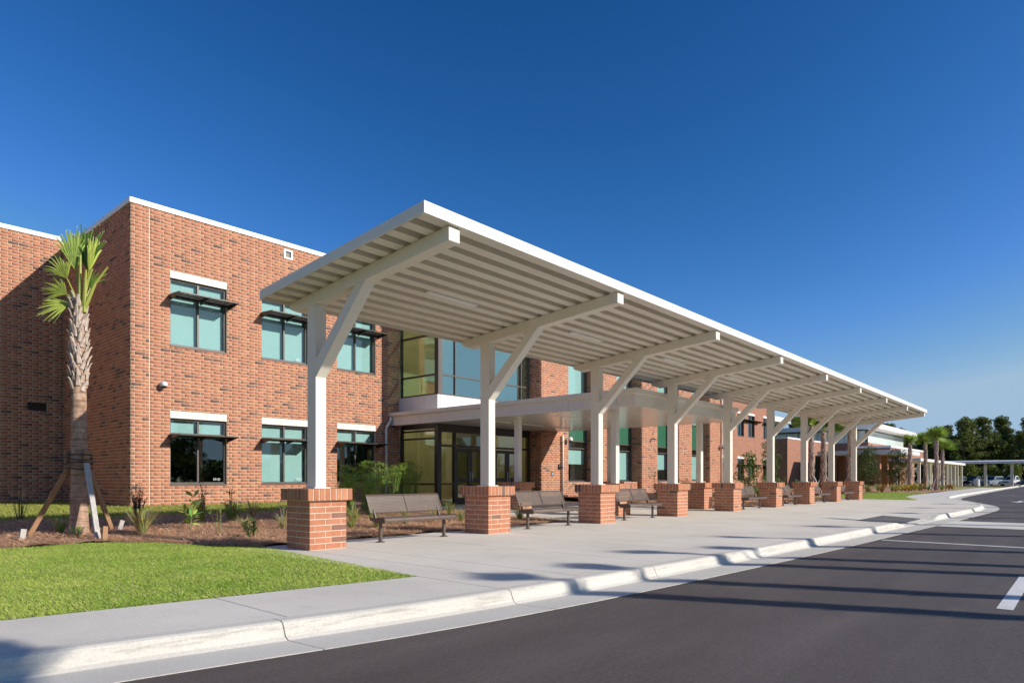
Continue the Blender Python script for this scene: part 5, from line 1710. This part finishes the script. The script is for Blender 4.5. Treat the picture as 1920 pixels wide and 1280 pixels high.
for i, (x, y, h, c) in enumerate(((8.9, 12.7, .32, (.34, .40, .12)), (9.4, 12.4, .34, (.36, .38, .12)), (10.5, 12.7, .42, (.38, .42, .14)), (11.6, 12.9, .40, (.42, .42, .16)), (12.3, 12.6, .36, (.40, .42, .16)), (13.2, 12.4, .40, (.36, .40, .13)), (14.0, 12.0, .42, (.32, .38, .10)), (14.4, 13.2, .36, (.40, .40, .14)), (9.9, 14.0, .4, (.40, .38, .14)), (13.4, 14.2, .38, (.36, .40, .12)), (12.0, 14.6, .4, (.34, .38, .12)), (7.6, 13.4, .34, (.42, .40, .18)), (8.6, 15.0, .4, (.40, .42, .16)), (7.0, 13.9, .3, (.40, .40, .15)), (2.6, 15.6, .3, (.30, .32, .1)), (5.5, 15.3, .3, (.42, .38, .17)))):
    tuft('grass_clump', 'low yellow green grass clump growing in pine straw', x, y, h, 70, h * .9, c, 400 + i, gt)
gf = 'shrubs and flowers of the far beds'
q = random.Random(9)
for i in range(26):
    x = q.uniform(26, 41); y = q.uniform(12.2, 17.5)
    stems('leafy_plant', 'leafy green plant in the bed behind the far half of the canopy', x, y, q.uniform(.5, 1.3), 12, .4, (.2, .28, .07), 500 + i, gf, 16, (.2, .30, .06), 'plant', .06)
for i in range(34):
    x = q.uniform(58, 82); y = q.uniform(11.2, 14.2) - (x - 58) * .04
    tuft('flower_clump', 'low yellow green clump in the bed around the far palms', x, y, q.uniform(.4, .7), 50, .5, q.choice(((.45, .36, .05), (.26, .36, .08), (.40, .20, .07), (.30, .34, .1))), 600 + i, 'clumps around the far palms', 'plant', .02, .05)
stems('leafy_plant', 'small green plant at the foot of the last canopy pier', 41.9, 10.6, .7, 16, .5, (.2, .28, .07), 700, None, 14, (.2, .3, .06), 'plant', .06)

# ------------------------------------------------------------------ far buildings
low = thing('low_wing', 'single storey brick wing with white coping beside the far wing', 'building', (83.2, 28, 0))
lw = [(88.6, 90.4), (91.4, 93.2)]
m = MB(); wall_with_holes(m, ('y', 28.0), 83.2, 100, -0.1, 6.05, [(a, b, .95, 3.34) for a, b in lw]); m.build('facade', M['brick_far'], low)
MB().box(83.2, 83.45, 28.26, 38, -0.1, 6.05).build('brick_wall', M['brick_far'], low)
for a, b in lw:
    window(low, 28.0, a, b, 1.0, 3.1, ((a + b) / 2,), (2.6,), 'glass_dark', None, lintel=.235)
    sunshade(low, 28.0, a, b + .6, 2.52, .6)
MB().box(83.15, 100, 27.95, 28.3, 6.051, 6.25).build('coping', M['white'], low)
MB().box(83.15, 83.5, 28.301, 38, 6.051, 6.25).build('coping', M['white'], low)
MB().box(83.5, 100, 31, 31.1, 0, 6).build('room_back_wall', M['room'], low)

gym = thing('clerestory_hall', 'brick hall with a translucent clerestory band under a white overhanging roof', 'building', (105, 24, 0))
HX0, HX1, HY0, HY1 = 105.0, 129.5, 24.0, 62.0
MB().box(HX0, HX1, HY0, HY1, -.1, 6.3).build('wall', M['brick_far'], gym)
n = 26; s = (HX1 - HX0 - .4) / n
for i in range(n): MB().box(HX0 + .2 + i * s + .03, HX0 + .2 + (i + 1) * s - .03, HY0 + .16, HY0 + .3, 6.32, 8.05).build('clerestory_panel', M['clerestory'], gym)
n = 40; s2 = (HY1 - HY0 - .6) / n
for i in range(n): MB().box(HX0 + .16, HX0 + .3, HY0 + .4 + i * s2 + .03, HY0 + .4 + (i + 1) * s2 - .03, 6.32, 8.05).build('clerestory_panel', M['clerestory'], gym)
MB().box(HX0 + .32, HX1 - .2, HY0 + .32, HY1 - .2, 6.31, 8.1).build('clerestory_core', M['bronze'], gym)
for i in range(0, 41, 5): MB().box(HX0 + .1, HX0 + .16, HY0 + .36 + i * s2, HY0 + .44 + i * s2, 6.31, 8.1).build('clerestory_post', M['bronze'], gym)
MB().box(HX0 + .1, HX0 + .2, HY0 + .1, HY0 + .2, 6.31, 8.1).build('clerestory_post', M['bronze'], gym)
MB().hexa([(103.6, 22.4, 8.2), (130.8, 22.4, 8.2), (130.8, 63, 8.2), (103.6, 63, 8.2), (103.5, 22.3, 8.85), (130.9, 22.3, 8.85), (130.9, 63, 8.85), (103.5, 63, 8.85)]).build('roof', M['white'], gym)
MB().box(99, 122, 20.0, 23.98, 3.6, 5.25).build('lower_volume', M['brick_far'], gym)
MB().box(98.95, 122.1, 19.9, 23.98, 5.26, 5.55).build('coping', M['white'], gym)
MB().box(99, 124, 21.6, 23.98, -.1, 3.59).build('recess_wall', M['brick_far'], gym)

pc = thing('covered_entrance', 'grey fascia flat roof on brick columns before the clerestory hall', 'canopy', (87, 19, 0))
MB().box(86.5, 97.8, 16.4, 25.5, 4.05, 4.5).build('roof', M['panel'], pc)
MB().box(86.6, 97.7, 16.5, 25.4, 3.98, 4.049).build('soffit', M['cream'], pc)
for x in (87.5, 91.3, 94.5, 97.4): MB().box(x - .35, x + .35, 18.7, 19.4, 0, 3.98).build('brick_column', M['brick_far'], pc)
for x in (87.5, 91.3): MB().box(x - .35, x + .35, 23.6, 24.3, 0, 3.98).build('brick_column', M['brick_far'], pc)
MB().box(88, 98, 26, 26.2, 0, 4.04).build('dark_glazing', M['car_glass'], pc)

wk = thing('covered_walkway', 'white walkway roof on pale posts running past the palms', 'walkway canopy', (82, 14, 0))
MB().box(81.5, 114.8, 13.6, 16.6, 3.02, 3.32).build('roof', M['white'], wk)
for x in (82.9, 89.2, 95.6, 101.3, 104.5, 107.7, 110.5, 114.2):
    for y in (14.0, 16.2): MB().box(x - .13, x + .13, y - .13, y + .13, 0, 3.02).build('post', M['cream'], wk)
wk = thing('covered_walkway', 'long pale grey walkway roof crossing before the parked cars', 'walkway canopy', (134.8, 10, 0))
MB().prism([(133.2, 3.62), (136.4, 3.62), (136.4, 3.95), (134.8, 4.15), (133.2, 3.95)], 'y', -30, 21).build('roof', M['panel'], wk)
for y in (18.2, 13.2, 9.65, 6.1, 2.5, -1, -4.6): MB().box(134.6, 135.0, y - .2, y + .2, -.2, 3.62).build('post', M['cream'], wk)
kind(MB().box(138, 170, -30, 34, -.235, -.2).build('parking_lot', M['asphalt']), 'structure')

# ------------------------------------------------------------------ parked cars
def car_paint(name, c):
    return noisy(name, c, tuple(v * 1.05 for v in c), .5, .18, spec=.7)
def make_car(label, col, x, y, rot, pickup=False, s=1.0):
    """front points to -X"""
    t = thing('parked_car', label, 'pickup truck' if pickup else 'car', (x, y, -.2), rot, 'cars in the parking lot')
    t.scale = (s, s, s)
    P = car_paint('car_paint', col)
    W = .92
    m = MB()
    # lower body, waisted in plan
    prof = [(-2.35, .38), (-2.42, .62), (-2.30, .92), (-1.05, 1.06), (2.10, 1.06), (2.38, .95), (2.42, .45), (2.3, .30), (-2.2, .30)]
    n = len(prof)
    V = []
    for yy, k in ((-W, .94), (-W + .08, 1.0), (W - .08, 1.0), (W, .94)):
        V += [(px * (k if abs(px) > 2 else 1), yy, .68 + (pz_ - .68) * (.9 if k < 1 else 1)) for px, pz_ in prof]
    F = [tuple(range(n)), tuple(range(3 * n, 4 * n))[::-1]] + [(i * n + j, (i + 1) * n + j, (i + 1) * n + (j + 1) % n, i * n + (j + 1) % n) for i in range(3) for j in range(n)]
    local('body', m._add(V, F), P, t, smooth=False)
    xe = .55 if pickup else 2.05
    top = 1.74 if not pickup else 1.80
    local('cabin', MB().hexa([(-1.05, -.84, 1.04), (xe + .2, -.84, 1.04), (xe + .2, .84, 1.04), (-1.05, .84, 1.04), (-.30, -.66, top), (xe - .1, -.66, top), (xe - .1, .66, top), (-.30, .66, top)]), P, t, bevel=.05, seg=2)
    local('windscreen', MB().hexa([(-1.05, -.72, 1.09), (-1.0, -.72, 1.07), (-1.0, .72, 1.07), (-1.05, .72, 1.09), (-.42, -.60, top - .07), (-.36, -.60, top - .09), (-.36, .60, top - .09), (-.42, .60, top - .07)]), M['car_glass'], t)
    for sd in (-1, 1):
        local('side_window', MB().hexa([(-.72, sd * .83, 1.1), (xe, sd * .83, 1.1), (xe, sd * .80, 1.1), (-.72, sd * .80, 1.1), (-.22, sd * .705, top - .12), (xe - .18, sd * .705, top - .12), (xe - .18, sd * .67, top - .12), (-.22, sd * .67, top - .12)]), M['car_glass'], t)
        local('headlight', MB().box(-2.40, -2.22, sd * .70 - .17, sd * .70 + .17, .70, .86), M['lamp_glass'], t, bevel=.03)
        local('mirror', MB().box(-.80, -.62, sd * .98 - .1, sd * .98 + .1, 1.08, 1.22), P, t, bevel=.03)
        for wx in (-1.45, 1.42):
            w_ = local('wheel', MB().lathe([(.20, -.12), (.33, -.12), (.36, -.08), (.36, .08), (.33, .12), (.20, .12)], (wx, sd * .82, .36), 18, 'y'), M['tyre'], t)
            local('rim', MB().lathe([(.02, -.125), (.21, -.122), (.21, .122), (.02, .125)], (wx, sd * .82, .36), 14, 'y'), M['metal'], w_)
    local('grille', MB().box(-2.43, -2.36, -.48, .48, .62, .84), M['plastic_black'], t)
    local('bumper', MB().box(-2.47, -2.25, -.86, .86, .36, .56), P, t, bevel=.04)
    if pickup:
        local('bed', MB().box(.95, 2.30, -.76, .76, 1.055, 1.075), M['plastic_black'], t)
        for sd in (-1, 1): local('bed_rail', MB().box(.8, 2.38, sd * .88 - .05, sd * .88 + .05, 1.05, 1.16), P, t)
    return t
make_car('silver blue sport utility car with teal windscreen, parked behind the walkway post', (.26, .30, .34), 146.5, 13.3, R(-24))
make_car('white pickup truck parked behind the long walkway', (.78, .78, .76), 148.5, 10.55, R(-22), True)
make_car('dark blue car parked beside the white pickup at the lot edge', (.02, .035, .08), 149.5, 7.9, R(-20))
make_car('dark navy pickup parked deep between small trees', (.015, .02, .04), 151, 16.4, R(-30), True)
make_car('grey hatchback parked beside the white drum', (.10, .11, .12), 148.5, 19.2, R(-26))
t = thing('drum', 'white ribbed drum standing beside the parked cars', 'drum', (140.5, 15.0, -.2))
local('body', MB().lathe([(.42, 0), (.45, .03), (.45, .35), (.48, .38), (.45, .41), (.45, .72), (.48, .75), (.45, .78), (.45, 1.1), (.42, 1.14)], (0, 0, 0), 18), M['plastic_white'], t, smooth=False)
local('lid', MB().lathe([(.47, 1.12), (.47, 1.17), (.3, 1.22), (.02, 1.23)], (0, 0, 0), 18), M['plastic_white'], t)
